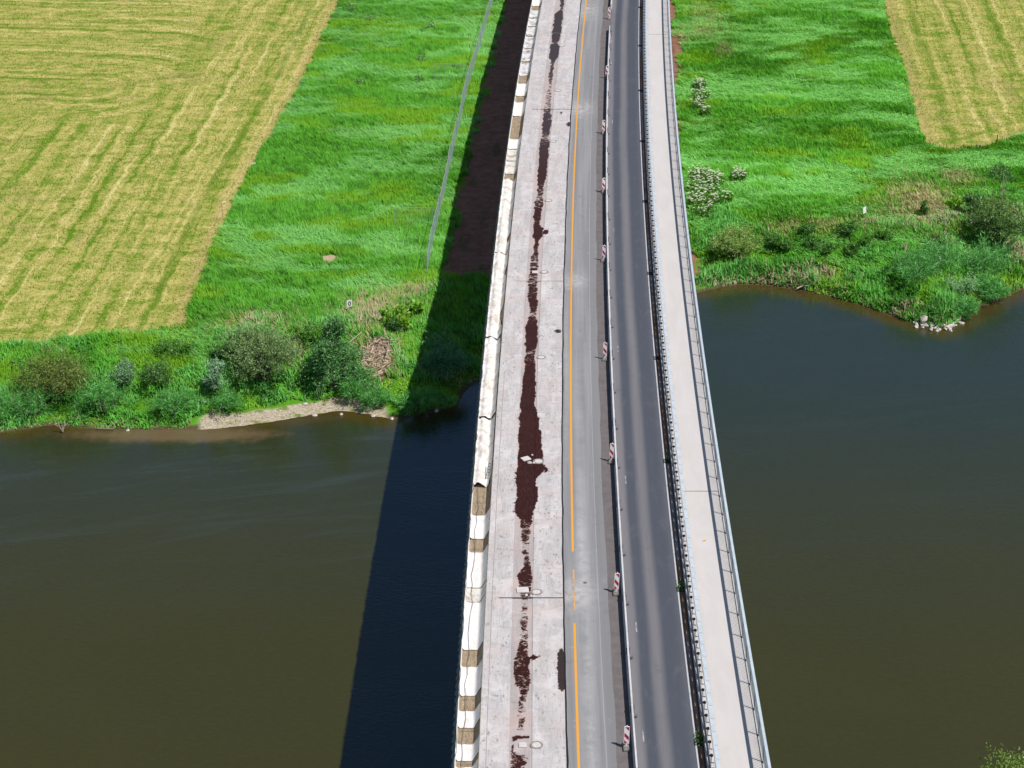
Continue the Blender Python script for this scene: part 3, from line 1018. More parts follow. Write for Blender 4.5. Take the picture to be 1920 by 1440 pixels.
# ------------------------------------------------------------------ bushes and trees
def make_plant(name, label, cat, px, py, wpx, hpx, dark, lite, n, lsize, group=None, lobes=11, shape='round', bark='bark', twig=22, sprays=1.14, lw=0.42, base=None, height=None, width=None):
    """px, py = foot of the plant on the photo; wpx, hpx = its size there"""
    if base is None:
        x0, y0, z0 = ground_px(px, py)
    else:
        x0, y0, z0 = base
    k = mpp(y0, z0)
    W = wpx * k if width is None else width
    # a plant of height H and depth W seen at this depression
    dep = math.atan2(CAMZ - z0, y0)
    H = max(0.5 * W, (hpx * k - 0.45 * W * math.sin(dep)) / math.cos(dep)) if height is None else height
    t = tag(empty(name, (x0, y0, z0)), label, cat, group)
    rng = np.random.default_rng(int(px * 7 + py * 13) % 99991)
    P, N, C = [], [], []
    cen = []
    for i in range(lobes):
        a = rng.uniform(0, 6.28)
        if shape == 'cone':
            f = (i + 0.6) / lobes
            rr = 0.5 * W * (1 - f) ** 0.7 * math.sqrt(rng.uniform(0.15, 1)) * 0.8
            zz = H * (0.12 + 0.80 * f)
            lr = 0.27 * W * (1 - 0.55 * f)
        elif shape == 'upright':
            f = rng.uniform(0, 1)
            rr = 0.30 * W * math.sqrt(rng.uniform(0, 1))
            zz = H * (0.2 + 0.65 * f)
            lr = 0.24 * W
        else:
            rr = 0.36 * W * math.sqrt(rng.uniform(0.0, 1))
            zz = H * (0.28 + 0.42 * rng.uniform(0, 1) * (1 - (rr / (0.5 * W)) ** 2 * 0.6))
            lr = 0.25 * W * rng.uniform(0.75, 1.25)
        cen.append((rr * math.cos(a), rr * math.sin(a), zz, lr))
    per = max(8, n // lobes)
    tw = max(6, per // twig)
    for cx, cy_, cz, lr in cen:
        dv = rng.normal(size=(tw, 3))
        dv[:, 2] = np.abs(dv[:, 2]) * 0.9 - 0.25
        dv /= np.linalg.norm(dv, axis=1, keepdims=True)
        ln = lr * rng.uniform(0.65, 1.25, tw) * sprays
        tt = rng.uniform(0.35, 1.0, (tw, twig))
        lit = rng.uniform(0, 1, tw) * 0.55 + 0.45 * np.clip(dv[:, 2] * 0.8 + 0.4, 0, 1)  # light from above painted in: upward twigs get the lighter leaf colour
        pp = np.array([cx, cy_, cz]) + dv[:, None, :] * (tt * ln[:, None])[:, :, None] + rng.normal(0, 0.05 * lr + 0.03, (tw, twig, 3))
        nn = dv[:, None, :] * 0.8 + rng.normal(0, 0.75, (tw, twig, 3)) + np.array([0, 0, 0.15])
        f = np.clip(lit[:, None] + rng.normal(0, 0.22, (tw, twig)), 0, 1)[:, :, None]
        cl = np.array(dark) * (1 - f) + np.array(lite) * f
        P.append(pp.reshape(-1, 3)); N.append(nn.reshape(-1, 3)); C.append(cl.reshape(-1, 3))
    P, N, C = np.concatenate(P), np.concatenate(N), np.concatenate(C)
    P[:, 2] = np.maximum(P[:, 2], 0.05)
    C = C * np.array([1.35, 1.5, 1.15])
    ls = lsize * rng.uniform(0.7, 1.35, len(P))
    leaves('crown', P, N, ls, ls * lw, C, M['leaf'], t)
    mb = MB()
    th = 0.018 * H + 0.012 * W
    for i, (cx, cy_, cz, lr) in enumerate(cen):
        if i > 8:
            break
        p0 = Vector((cx * 0.08, cy_ * 0.08, -0.15))
        pm = Vector((cx * 0.45, cy_ * 0.45, cz * 0.6))
        p1 = Vector((cx, cy_, cz + lr * 0.4))
        mb.tube(p0, pm, th, th * 0.65)
        mb.tube(pm, p1, th * 0.65, th * 0.25)
    mb.build('trunk', M[bark], t)
    return t


G1, G2 = (0.020, 0.060, 0.012), (0.10, 0.235, 0.045)
make_plant('willow_shrub', 'broad grey-green willow shrub on the bank left of the tall conical bush', 'shrub', 495, 712, 148, 128, (0.022, 0.050, 0.014), (0.19, 0.26, 0.115), 14000, 0.17, lobes=16)
make_plant('willow_bush', 'tall conical dark green bush with silvery top, nearest the board reading 0', 'bush', 632, 728, 118, 152, (0.014, 0.050, 0.014), (0.12, 0.27, 0.10), 15000, 0.17, lobes=20, shape='cone')
make_plant('olive_shrub', 'large olive-brown shrub on the bank at the far left', 'shrub', 108, 752, 150, 112, (0.024, 0.045, 0.008), (0.155, 0.185, 0.035), 12000, 0.15, lobes=15)
make_plant('small_willow', 'small grey-green willow bush with open crown, right of the olive shrub', 'bush', 238, 722, 52, 58, (0.035, 0.075, 0.04), (0.17, 0.29, 0.17), 3200, 0.15, lobes=7)
make_plant('small_shrub', 'small plain green shrub next to the grey-green willow bush', 'shrub', 292, 728, 70, 62, (0.022, 0.062, 0.014), (0.09, 0.19, 0.045), 3600, 0.15, lobes=8)
make_plant('silver_willow', 'slim silvery young willow leaning above the gravel beach', 'willow', 405, 745, 50, 76, (0.06, 0.12, 0.07), (0.24, 0.36, 0.26), 3000, 0.18, lobes=8, shape='upright', lw=0.32)
make_plant('shaded_bush', 'rounded bluish bush standing in the shadow of the bridge', 'bush', 832, 700, 100, 92, (0.03, 0.09, 0.05), (0.10, 0.24, 0.14), 7500, 0.16, lobes=12)
make_plant('broadleaf_plant', 'bright yellow-green broad-leaved plant beside the bridge shadow', 'plant', 742, 612, 50, 38, (0.04, 0.11, 0.01), (0.19, 0.33, 0.02), 800, 0.34, lobes=8, lw=0.55, twig=9, sprays=1.2)
make_plant('elder_plant', 'bright yellow-green plant at the shadow edge above the broad-leaved one', 'plant', 778, 592, 40, 32, (0.04, 0.11, 0.01), (0.18, 0.33, 0.03), 520, 0.34, lobes=6, lw=0.55, twig=9, sprays=1.2)
make_plant('dark_shrub', 'low dark green shrub between the 0 board and the driftwood heap', 'shrub', 738, 622, 46, 34, (0.01, 0.04, 0.008), (0.05, 0.14, 0.03), 1800, 0.16, lobes=6)
make_plant('leafy_shrub', 'green shrub on the bank crest directly above the willow bush', 'shrub', 585, 640, 60, 46, (0.03, 0.08, 0.012), (0.12, 0.27, 0.04), 2600, 0.17, lobes=8)
make_plant('leafy_shrub', 'green shrub on the bank crest above the gap between willow shrub and olive shrub', 'shrub', 330, 668, 76, 34, (0.03, 0.08, 0.012), (0.10, 0.24, 0.03), 2600, 0.16, lobes=8)
make_plant('leafy_shrub', 'low dark shrub at the left end of the broad willow shrub', 'shrub', 420, 676, 50, 36, (0.018, 0.055, 0.012), (0.09, 0.19, 0.05), 2200, 0.16, lobes=7)
# right bank
make_plant('round_bush', 'round pale olive bush on the bank right beside the bridge', 'bush', 1380, 492, 92, 90, (0.045, 0.09, 0.014), (0.27, 0.36, 0.11), 10000, 0.15, lobes=13)
make_plant('riverside_tree', 'large grey-green tree at the right edge of the photo', 'tree', 1868, 462, 118, 128, (0.022, 0.055, 0.014), (0.13, 0.21, 0.055), 15000, 0.17, lobes=17)
make_plant('dark_bush', 'dark green bush left of the large tree at the right edge', 'bush', 1826, 404, 48, 50, (0.010, 0.038, 0.010), (0.05, 0.13, 0.025), 3600, 0.16, lobes=8)
make_plant('crest_shrub', 'small shrub with white blossom above the large tree at the right edge', 'shrub', 1878, 340, 48, 34, (0.02, 0.06, 0.012), (0.10, 0.22, 0.05), 2400, 0.16, lobes=7)
make_plant('silver_sallow', 'silvery sallow with a stump at its foot on the point', 'shrub', 1796, 556, 62, 58, (0.08, 0.17, 0.08), (0.26, 0.42, 0.24), 3800, 0.17, lobes=9, lw=0.3)
make_plant('lime_shrub', 'lime green shrub in front of the dry grass on the right bank', 'shrub', 1786, 392, 40, 26, (0.06, 0.14, 0.01), (0.24, 0.40, 0.04), 1500, 0.2, lobes=6, lw=0.5)
make_plant('slim_shrub', 'slim dark upright shrub at the lower edge of the dry grass', 'shrub', 1735, 408, 24, 34, (0.02, 0.06, 0.01), (0.10, 0.22, 0.03), 1100, 0.17, lobes=6, shape='upright')
make_plant('brown_shrub', 'low brownish shrub beneath the slim dark upright shrub', 'shrub', 1766, 464, 44, 32, (0.03, 0.05, 0.01), (0.13, 0.17, 0.04), 1800, 0.16, lobes=7)
rowp = [(1447, 462, 40, 34, 'first low leafy shrub right of the round olive bush'), (1470, 470, 40, 32, 'second low leafy shrub right of the round olive bush'),
        (1512, 440, 34, 26, 'low shrub straight below the short dark fence post'), (1555, 478, 30, 30, 'compact dark shrub nearest the mown bank strip, centre of the shrub row'),
        (1588, 440, 40, 32, 'shrub left of and below the white marker post'), (1622, 462, 36, 32, 'shrub right of and below the white marker post'),
        (1598, 476, 30, 24, 'small shrub in the lower row between two larger shrubs'), (1658, 452, 36, 28, 'shrub in the row below the lower left end of the dry grass'),
        (1530, 466, 44, 26, 'flat shrub left of the compact dark one')]
for i, (px, py, w_, h_, lb) in enumerate(rowp):
    make_plant('bank_shrub', lb, 'shrub', px, py, w_, h_, (0.02, 0.065, 0.010), (0.095, 0.235, 0.030) if i % 2 else (0.085, 0.20, 0.035), 1900, 0.16, 'low shrubs along the right bank', lobes=7)
# mounds of reed grass on the point
for px, py, w_, h_, lb in [(1712, 520, 90, 56, 'left mound of tall reed grass on the point'), (1842, 520, 110, 60, 'right mound of tall reed grass below the large tree'), (1762, 500, 90, 44, 'upper mound of tall reed grass on the point'), (1800, 590, 60, 40, 'lowest mound of reed grass just above the stones'), (1850, 560, 70, 50, 'mound of reed grass overhanging the water at the right')]:
    make_plant('reed_clump', lb, 'reeds', px, py, w_, h_, (0.035, 0.12, 0.03), (0.12, 0.33, 0.09), 3400, 0.42, 'reed clumps on the point', lobes=10, lw=0.10)
for px, py, w_, h_, lb in [(60, 782, 130, 40, 'reed clump at the waterline at the far left'), (335, 780, 90, 50, 'reed clump at the waterline under the small green shrub'), (420, 772, 70, 40, 'reed clump beneath the slim silvery willow'), (200, 775, 120, 46, 'reed clump at the waterline right of the olive shrub'), (790, 770, 80, 40, 'reed clump at the waterline just inside the bridge shadow'), (700, 760, 70, 30, 'reed clump on the bank at the right end of the gravel beach'), (670, 740, 90, 34, 'reed clump at the foot of the tall conical bush')]:
    make_plant('reed_clump', lb, 'reeds', px, py, w_, h_, (0.035, 0.12, 0.03), (0.10, 0.30, 0.07), 3000, 0.36, 'reed clumps on the left bank', lobes=12, lw=0.11)
# weeds in the long grass
for px, py, lb in [(790, 116, 'white-spotted leafy weed by the fence, middle of the far meadow'), (672, 160, 'white-spotted leafy weed nearest the mown field'), (690, 42, 'dark leafy weed at the top of the green strip'), (658, 22, 'pale leafy weed at the top near the mown field'), (810, 55, 'dark weed tuft near the top of the strip'), (790, 155, 'dark weed tuft by the third fence panel from the top')]:
    make_plant('meadow_weed', lb, 'plant', px, py, 24, 10, (0.03, 0.10, 0.012), (0.17, 0.30, 0.10), 340, 0.20, 'weeds in the long grass', lobes=5, lw=0.5, twig=8)

# tree top on the near bank, lower right corner
make_plant('birch_tree', 'tree top with pale branches in the lower right corner', 'tree', 1870, 1440, 1, 1, (0.03, 0.058, 0.008), (0.185, 0.245, 0.055), 15000, 0.14, lobes=24, bark='birch', base=(26.9, 83.2, 0.6), height=8.75, width=4.2, twig=24, sprays=1.3)


# white-flowering herbs right of the bridge
def flower_clump(px, py, wpx, label, nf=34):
    nf = int(nf * 1.7)
    x0, y0, z0 = ground_px(px, py)
    k = mpp(y0, z0)
    W = wpx * k
    t = tag(empty('flowering_herb', (x0, y0, z0)), label, 'flowers', 'white flowering herbs beside the bridge')
    rng = np.random.default_rng(px * 3 + py)
    n = 700
    a = rng.uniform(0, 6.28, n); r = 0.5 * W * np.sqrt(rng.random(n))
    P = np.stack([r * np.cos(a), r * np.sin(a) * 1.2, rng.uniform(0.1, 0.8, n)], 1)
    f = rng.random((n, 1))
    leaves('foliage', P, rng.normal(0, 1, (n, 3)) + np.array([0, 0, .4]), 0.28, 0.12, np.array([0.04, 0.14, 0.012]) * (1 - f) + np.array([0.16, 0.38, 0.03]) * f, M['leaf'], t)
    st = MB()
    for i in range(nf):
        a = rng.uniform(0, 6.28); r = 0.56 * W * rng.random() ** 0.62
        c = np.array([r * math.cos(a), r * math.sin(a) * 1.35, rng.uniform(0.75, 1.25)])
        st.tube((c[0] * .7, c[1] * .7, 0), c, 0.012, 0.008, 4)
        vs, fs, cl = [c + np.array([0, 0, .06])], [], [0.85]
        nb_ = int(rng.integers(9, 14))
        for j in range(nb_):
            b = 6.28 * j / nb_ + rng.uniform(-.2, .2); q = rng.uniform(.06, .15)
            for db in (-.2, .2):
                vs.append(c + np.array([q * math.cos(b + db), q * math.sin(b + db), 0.05 - 1.4 * q * q + rng.uniform(-.02, .02)])); cl.append(rng.uniform(.7, .85))
            fs.append((0, 2 * j + 1, 2 * j + 2))
        mesh_np('flower_head', np.array(vs), None, fs, M['flower'], t, np.array(cl)[:, None] * np.array([.86, .87, .70]))
    st.build('stem', M['leafstem'], t)


M['leafstem'] = simple('green_stem', (0.06, 0.14, 0.03), 0.7)
for px, py, w_, nf, lb in [(1312, 168, 26, 18, 'uppermost patch of white flowers beside the bridge railing'), (1314, 188, 34, 20, 'patch of white flowers just under the uppermost one'), (1308, 206, 24, 16, 'third white flower patch down, close to the railing'), (1322, 218, 20, 10, 'thin white flower patch under the third'),
                           (1312, 340, 44, 34, 'top left part of the big white flower stand by the railing'), (1342, 346, 34, 22, 'top right part of the big white flower stand'), (1384, 340, 26, 22, 'separate small white flower patch right of the big stand'), (1318, 362, 60, 44, 'dense middle of the big white flower stand'), (1305, 386, 34, 24, 'lower left part of the big flower stand at the railing'), (1336, 384, 34, 14, 'sparse lower right part of the big flower stand'), (1362, 380, 22, 8, 'few scattered white flowers right of the big stand'), (1318, 402, 40, 12, 'thin fringe of white flowers at the bottom of the big stand')]:
    flower_clump(px, py, w_, lb, nf)

# ------------------------------------------------------------------ debris on the banks
def ico(rng, r, sub=1):
    t_ = (1 + 5 ** .5) / 2
    vs = [(-1, t_, 0), (1, t_, 0), (-1, -t_, 0), (1, -t_, 0), (0, -1, t_), (0, 1, t_), (0, -1, -t_), (0, 1, -t_), (t_, 0, -1), (t_, 0, 1), (-t_, 0, -1), (-t_, 0, 1)]
    fs = [(0, 11, 5), (0, 5, 1), (0, 1, 7), (0, 7, 10), (0, 10, 11), (1, 5, 9), (5, 11, 4), (11, 10, 2), (10, 7, 6), (7, 1, 8), (3, 9, 4), (3, 4, 2), (3, 2, 6), (3, 6, 8), (3, 8, 9), (4, 9, 5), (2, 4, 11), (6, 2, 10), (8, 6, 7), (9, 8, 1)]
    sx, sy, sz = rng.uniform(0.7, 1.3), rng.uniform(0.7, 1.3), rng.uniform(0.5, 0.85)
    return [(v[0] / 1.9 * r * sx * rng.uniform(.8, 1.2), v[1] / 1.9 * r * sy * rng.uniform(.8, 1.2), v[2] / 1.9 * r * sz * rng.uniform(.8, 1.2)) for v in vs], fs


rngS = np.random.default_rng(77)
protos = []
for i in range(7):
    mb = MB()
    v_, f_ = ico(rngS, 0.22)
    mb.add(v_, f_)
    me = bpy.data.meshes.new('rock')
    me.from_pydata(mb.v, [], mb.f)
    me.materials.append(M['stone'])
    protos.append(me)
cnt = 0
while cnt < 95:
    px = rngS.uniform(1712, 1806)
    yl = np.interp(px, [1705, 1765, 1806], [601, 614, 601])
    py = yl + rngS.normal(0, 4.5)
    x0, y0 = unproj(px, py, CAMZ - 0.1)
    z0 = max(0.0, float(terrain(np.array([x0]), np.array([y0]))[0])) * 0.35
    o = bpy.data.objects.new('rock', protos[cnt % 7])
    COL.objects.link(o)
    o.location = (x0, y0, z0 + 0.06)
    o.rotation_euler = (rngS.uniform(-.4, .4), rngS.uniform(-.4, .4), rngS.uniform(0, 6.28))
    s = rngS.uniform(0.5, 1.15)
    o.scale = (s, s, s)
    tag(o, 'pale rough stone in the heap of rocks at the tip of the point', 'rock', 'stones at the tip of the point')
    cnt += 1
o = bpy.data.objects.new('boulder', protos[2].copy())
COL.objects.link(o)
x0, y0 = unproj(1732, 602, CAMZ - 0.3)
o.location = (x0, y0, 0.45); o.scale = (2.0, 1.7, 2.6)
tag(o, 'single large pale block standing up from the stones on the point', 'rock')
for i, (px, py) in enumerate([(573, 758), (590, 780), (240, 808), (640, 778), (700, 781), (818, 771), (735, 786)]):
    o = bpy.data.objects.new('pebble', protos[i % 7])
    COL.objects.link(o)
    x0, y0, z0 = ground_px(px, py)
    o.location = (x0, y0, z0 + 0.05); o.scale = (.9, .9, .8)
    tag(o, 'small pale stone lying on the shore of the left bank', 'rock', 'loose stones on the left shore')


def branchy(name, label, cat, px, py, segs, mat='deadwood', z_up=0.1):
    x0, y0, z0 = ground_px(px, py)
    k = mpp(y0, z0)
    mb = MB()
    for (x1, y1, x2_, y2_, r0, r1, h1, h2) in segs:
        mb.tube((x1 * k, y1 * k, z_up + h1), (x2_ * k, y2_ * k, z_up + h2), r0, r1, 6)
    o = mb.build(name, M[mat])
    o.location = (x0, y0, max(z0, 0.0))
    tag(o, label, cat)
    return o


branchy('driftwood_branch', 'bleached forked branch reaching into the water on the right bank', 'driftwood', 1512, 540,
        [(-20, -10, 8, 6, .06, .10, .05, .35), (8, 6, 26, 10, .10, .05, .35, .5), (-4, -4, 22, -2, .06, .03, .2, .3), (0, 0, 16, 16, .05, .03, .25, .5)])
branchy('dead_branch', 'dead branched twig standing in the shallow water on the left', 'branch', 118, 812,
        [(0, 0, -8, 2, .05, .02, 0, .7), (0, 0, 6, 2, .05, .02, 0, .9), (-4, 1, -16, 4, .03, .015, .35, .6), (3, 1, 14, 6, .03, .015, .45, .8), (0, 0, 0, 0.1, .05, .03, 0, .6), (6, 2, 10, 0, .02, .01, .9, 1.1)])
branchy('fallen_branch', 'thin fallen branch lying on the wet mud right of the dead twig', 'branch', 200, 806, [(-18, 0, 16, -4, .04, .02, .05, .1), (0, -2, 10, 6, .02, .01, .08, .2)])
branchy('dead_stake', 'pale dead forked sapling on the beach under the tall bush', 'branch', 597, 750, [(0, 0, -3, 0, .03, .02, 0, .9), (6, 0, 8, 1, .03, .02, 0, 1.0), (8, 1, -2, 4, .02, .015, .7, 1.1), (-3, 0, 4, 5, .02, .01, .8, 1.3)])
branchy('tree_stump', 'pale split stump at the foot of the silvery sallow', 'stump', 1790, 556, [(0, 0, 3, 2, .17, .10, -.1, .7), (0, 0, -5, 1, .12, .05, .1, .6), (1, 0, 6, 5, .08, .03, .4, 1.0)])
branchy('tree_stump', 'short dead stump among the shrubs left of the point', 'stump', 1697, 474, [(0, 0, 1, 2, .14, .08, -.1, .8), (0, 0, -3, 1, .08, .04, .2, .7), (0, 1, 4, 3, .05, .02, .5, 1.2)])
branchy('bare_snag', 'bare white dead twigs sticking up behind the large tree on the right', 'branch', 1879, 374, [(0, 0, -2, 2, .05, .02, 0, 2.2), (0, 0, 4, 1, .05, .02, 0, 1.9), (-1, 1, 3, 2, .03, .01, 1.0, 2.3)])
branchy('fallen_branch', 'curved pale branch arching along the edge of the reed heap', 'branch', 722, 668, [(-10, 22, 0, 16, .05, .05, .5, .6), (0, 16, 6, 4, .05, .05, .6, .6), (6, 4, 4, -22, .05, .03, .6, .4)])
branchy('fallen_branch', 'straight pale branch left of the reed heap, by the tall bush', 'branch', 668, 645, [(-14, -12, 10, 14, .05, .03, .2, .7), (-6, 0, -12, 10, .03, .02, .4, .6)])
# washed-up reed heap
x0, y0, z0 = HX, HY, HZ
k = mpp(y0, z0)
n = 2600
rng = np.random.default_rng(4)
qx = rng.normal(0, 1, n); qy = rng.normal(0, 1, n)
rr = np.hypot(qx, qy); qx /= np.maximum(rr, 1) ; qy /= np.maximum(rr, 1)
P = np.stack([(qx * 28 + qy * 10) * k, qy * 34 * k * 1.3, 0.18 * np.exp(-(qx ** 2 + qy ** 2)) + rng.uniform(0, .22, n)], 1)
P[:, 2] += terrain(P[:, 0] + x0, P[:, 1] + y0) - z0
N = np.stack([rng.normal(.25, .6, n), rng.normal(.8, .7, n), rng.normal(0, .18, n)], 1)
C = np.array([0.56, 0.43, 0.33]) * rng.uniform(.6, 1.3, (n, 1))
o = leaves('reed_heap', P, N, rng.uniform(.4, 1.1, n), 0.06, C, M['straw'])
o.location = (x0, y0, z0)
tag(o, 'heap of washed-up dry reeds and sticks right of the tall bush', 'reed heap')

# ------------------------------------------------------------------ bridge: swept ribbons along the curve
S0, S1 = 18.0, 330.0


def ribbon(name, o0, o1, z, s0=S0, s1=S1, ds=1.0, no=1, mat=None, parent=None, zf=None, attrs=None, of=None):
    s = np.linspace(s0, s1, max(2, int(round((s1 - s0) / ds)) + 1))
    o = np.linspace(o0, o1, no + 1)
    Sg, Og = np.meshgrid(s, o, indexing='ij')
    sf, of_ = Sg.ravel(), Og.ravel()
    if of is not None:
        of_ = of(sf, of_)
    xx = xc(sf) + of_
    zz = np.full_like(sf, DECK + z) if zf is None else DECK + z + zf(sf, of_)
    ii = np.arange(len(sf)).reshape(len(s), no + 1)
    q = np.stack([ii[:-1, :-1], ii[:-1, 1:], ii[1:, 1:], ii[1:, :-1]], -1).reshape(-1, 4)
    at = {k: fn(sf, of_) for k, fn in attrs.items()} if attrs else None
    return mesh_np(name, np.stack([xx, sf, zz], 1), q, None, mat, parent, attrs=at, uv=np.stack([of_, sf], 1))


def sweep(name, prof, s0=S0, s1=S1, ds=2.0, mat=None, parent=None, closed=True, smooth=False):
    """profile of (offset, height) swept along the bridge, with end caps"""
    s = np.linspace(s0, s1, max(2, int(round((s1 - s0) / ds)) + 1))
    p = np.array(prof, float)
    k = len(p)
    V = np.stack([xc(s)[:, None] + p[None, :, 0], np.repeat(s[:, None], k, 1), DECK + np.repeat(p[None, :, 1], len(s), 0)], -1)
    ii = np.arange(len(s) * k).reshape(len(s), k)
    a, b = ii[:, :], np.roll(ii, -1, 1)
    if not closed:
        a, b = a[:, :-1], b[:, :-1]
    q = np.stack([a[:-1], a[1:], b[1:], b[:-1]], -1).reshape(-1, 4)
    uv = np.stack([np.repeat(p[None, :, 0], len(s), 0).ravel(), np.repeat(s, k)], 1)
    faces = [tuple(f) for f in q.tolist()]
    if closed:
        faces += [tuple(ii[0].tolist()), tuple(ii[-1][::-1].tolist())]
    me = bpy.data.meshes.new(name)
    me.from_pydata(V.reshape(-1, 3).tolist(), [], faces)
    l = me.uv_layers.new(name='UVMap')
    lv = np.empty(len(me.loops), np.int32)
    me.loops.foreach_get('vertex_index', lv)
    l.data.foreach_set('uv', uv[lv].astype(np.float32).ravel())
    if mat:
        me.materials.append(mat)
    o = bpy.data.objects.new(name, me)
    COL.objects.link(o)
    if parent:
        o.parent = parent
    return o


bridge = tag(empty('bridge', (float(xc(120)), 120, 0)), 'long concrete road bridge crossing the river, under repair', 'bridge')
Bi = Matrix.Translation((-float(xc(120)), -120, 0))


def under(o):
    """keep a part that was built in world places under the bridge's empty"""
    o.parent = bridge
    o.matrix_parent_inverse = Bi
    return o


under(sweep('girder', [(-3.9, -0.035), (8.75, -0.035), (8.75, -0.35), (6.0, -0.6), (5.4, -2.6), (-0.4, -2.6), (-1.2, -0.6), (-3.9, -0.4)], mat=M['concrete_under']))
under(sweep('edge_beam', [(8.755, 0.10), (8.98, 0.10), (8.98, -0.6), (8.755, -0.6)], mat=M['footpath']))
for yy in (52.0, 128.0, 178.0, 228.0, 278.0):
    mb = MB()
    xm = float(xc(yy)) + 2.5
    mb.box((xm, yy, (DECK - 2.6 - 3.0) / 2), (4.6, 1.6, DECK - 2.6 + 3.0))
    mb.box((xm, yy, DECK - 3.1), (6.2, 1.9, 0.9))
    under(mb.build('pier', M['concrete_under'], bevel=0.15))

# puddle intensity along the bridge: (photo row, left offset, right offset, strength)
PUD = [(-60, -2.3, -1.7, .75), (0, -2.2, -1.6, .8), (18, -2.1, -1.6, .62), (26, -2.5, -1.55, 1.0), (72, -2.5, -1.55, 1.0), (80, -2.4, -1.7, .55), (86, -2.5, -1.5, 1.0), (108, -2.45, -1.5, 1.0),
       (116, -2.3, -1.8, .68), (150, -2.3, -1.8, .66), (160, -2.2, -1.8, .40), (172, -2.4, -1.7, .44), (205, -2.4, -1.7, .52), (214, -2.4, -1.55, .75), (240, -2.4, -1.55, .85), (258, -2.4, -1.6, .5),
       (270, -2.5, -1.55, .8), (290, -2.4, -1.55, 1.0), (335, -2.4, -1.6, 1.0), (352, -2.35, -1.7, .66), (368, -2.4, -1.75, .55), (382, -2.5, -1.65, .66), (398, -2.5, -1.75, .9), (420, -2.4, -1.8, .7), (428, -2.45, -1.55, 1.0), (443, -2.4, -1.55, 1.0),
       (450, -2.3, -1.8, .75), (475, -2.3, -1.8, .68), (490, -2.5, -1.7, .6), (520, -2.5, -1.75, .62), (550, -2.5, -1.7, .7), (570, -2.4, -1.65, .95), (588, -2.3, -1.7, .5), (600, -2.4, -1.6, .7), (618, -2.5, -1.55, 1.0), (640, -2.5, -1.55, .9), (660, -2.45, -1.65, .62),
       (680, -2.45, -1.6, .75), (700, -2.5, -1.6, .9), (730, -2.55, -1.6, 1.0), (800, -2.6, -1.55, 1.1), (960, -2.6, -1.55, 1.1), (975, -2.4, -1.6, .7), (1010, -2.3, -1.65, .56), (1022, -2.2, -1.7, .40),
       (1040, -2.2, -1.7, .55), (1062, -2.2, -1.6, .72), (1078, -2.5, -1.5, .82), (1090, -2.4, -1.5, .7), (1105, -2.3, -1.6, .58), (1120, -2.3, -1.6, .62), (1128, -2.2, -1.7, .2), (1140, -2.2, -1.7, .52), (1146, -2.2, -1.7, .2),
       (1160, -2.3, -1.7, .58), (1190, -2.2, -1.7, .50), (1215, -2.4, -1.7, .60), (1235, -2.5, -1.6, .74), (1260, -2.5, -1.6, .70), (1285, -2.4, -1.6, .64), (1300, -2.2, -1.7, .54), (1325, -2.3, -1.8, .50), (1345, -2.3, -1.8, .52), (1365, -2.3, -1.8, .42), (1376, -2.6, -1.6, .15),
       (1379, -2.6, -1.55, 1.05), (1383, -2.6, -1.6, .8), (1387, -2.6, -2.35, .75), (1410, -2.6, -2.3, .62), (1418, -2.6, -1.65, .58), (1440, -2.6, -1.7, .64), (1500, -2.5, -1.7, .62)]
_ps = np.array([s_row(p[0]) for p in PUD])[::-1]
_pl, _pr, _pa = (np.array([p[i] for p in PUD])[::-1] for i in (1, 2, 3))
OVER = [(758, -1.60), (772, -1.50), (785, -1.36), (800, -1.30), (822, -1.12), (840, -1.14), (850, -1.02), (866, -.98), (876, -.92), (884, -1.02), (892, -1.28), (902, -1.42), (912, -1.36), (926, -1.28), (940, -1.38), (955, -1.52), (962, -1.62)]
_os = np.array([s_row(a) for a, b in OVER])[::-1]
_oo = np.array([b for a, b in OVER])[::-1]
EXTRA = [(s_row(880), -0.88, .35, 0.12, .8), (s_row(435), -1.42, .5, .22, 1.0), (s_row(621), -0.3, .30, .24, .85),
         (s_row(1255), -0.12, 1.9, 0.26, 0.95), (s_row(233), -.12, .7, .17, .8), (s_row(1232), -1.45, .22, .3, .9), (s_row(212), -0.8, .5, .14, .55), (s_row(1012), -3.4, .3, .1, .5)]


def stain(s, o):
    l, r_, a = np.interp(s, _ps, _pl), np.interp(s, _ps, _pr), np.interp(s, _ps, _pa)
    l = l + 0.16 * (vnoise(s * 1.9, s * 0, 14) - .5)
    r_ = r_ + 0.16 * (vnoise(s * 1.9, s * 0, 15) - .5)
    f = a * sstep(-0.02, 0.14, o - l) * sstep(-0.02, 0.14, r_ - o)
    ov = np.interp(s, _os, _oo, left=-1.7, right=-1.7) + 0.14 * (vnoise(s * 2.3, 0 * s, 19) - .5)
    f = f * 0.95
    f = np.maximum(f, 0.95 * sstep(-0.02, 0.12, ov - o) * (o > -1.66))
    for cs_, c0, ry, rx, am in EXTRA:
        e = np.hypot((s - cs_) / ry, (o - c0) / rx)
        f = np.maximum(f, am * sstep(1.15, 0.75, e))
    return f


struct(ribbon('stripped_walkway', -3.94, -2.59, 0.0, s0=S0, s1=S1, ds=0.4, no=6, mat=M['stripped'], attrs={'stain': stain}))
struct(ribbon('milled_band', -2.59, -1.54, -0.03, s0=S0, s1=S1, ds=0.2, no=12, mat=M['milled'], attrs={'stain': stain}))
struct(ribbon('stripped_carriageway', -1.54, 0.0, 0.0, s0=S0, s1=S1, ds=0.2, no=12, mat=M['stripped'], attrs={'stain': stain}))


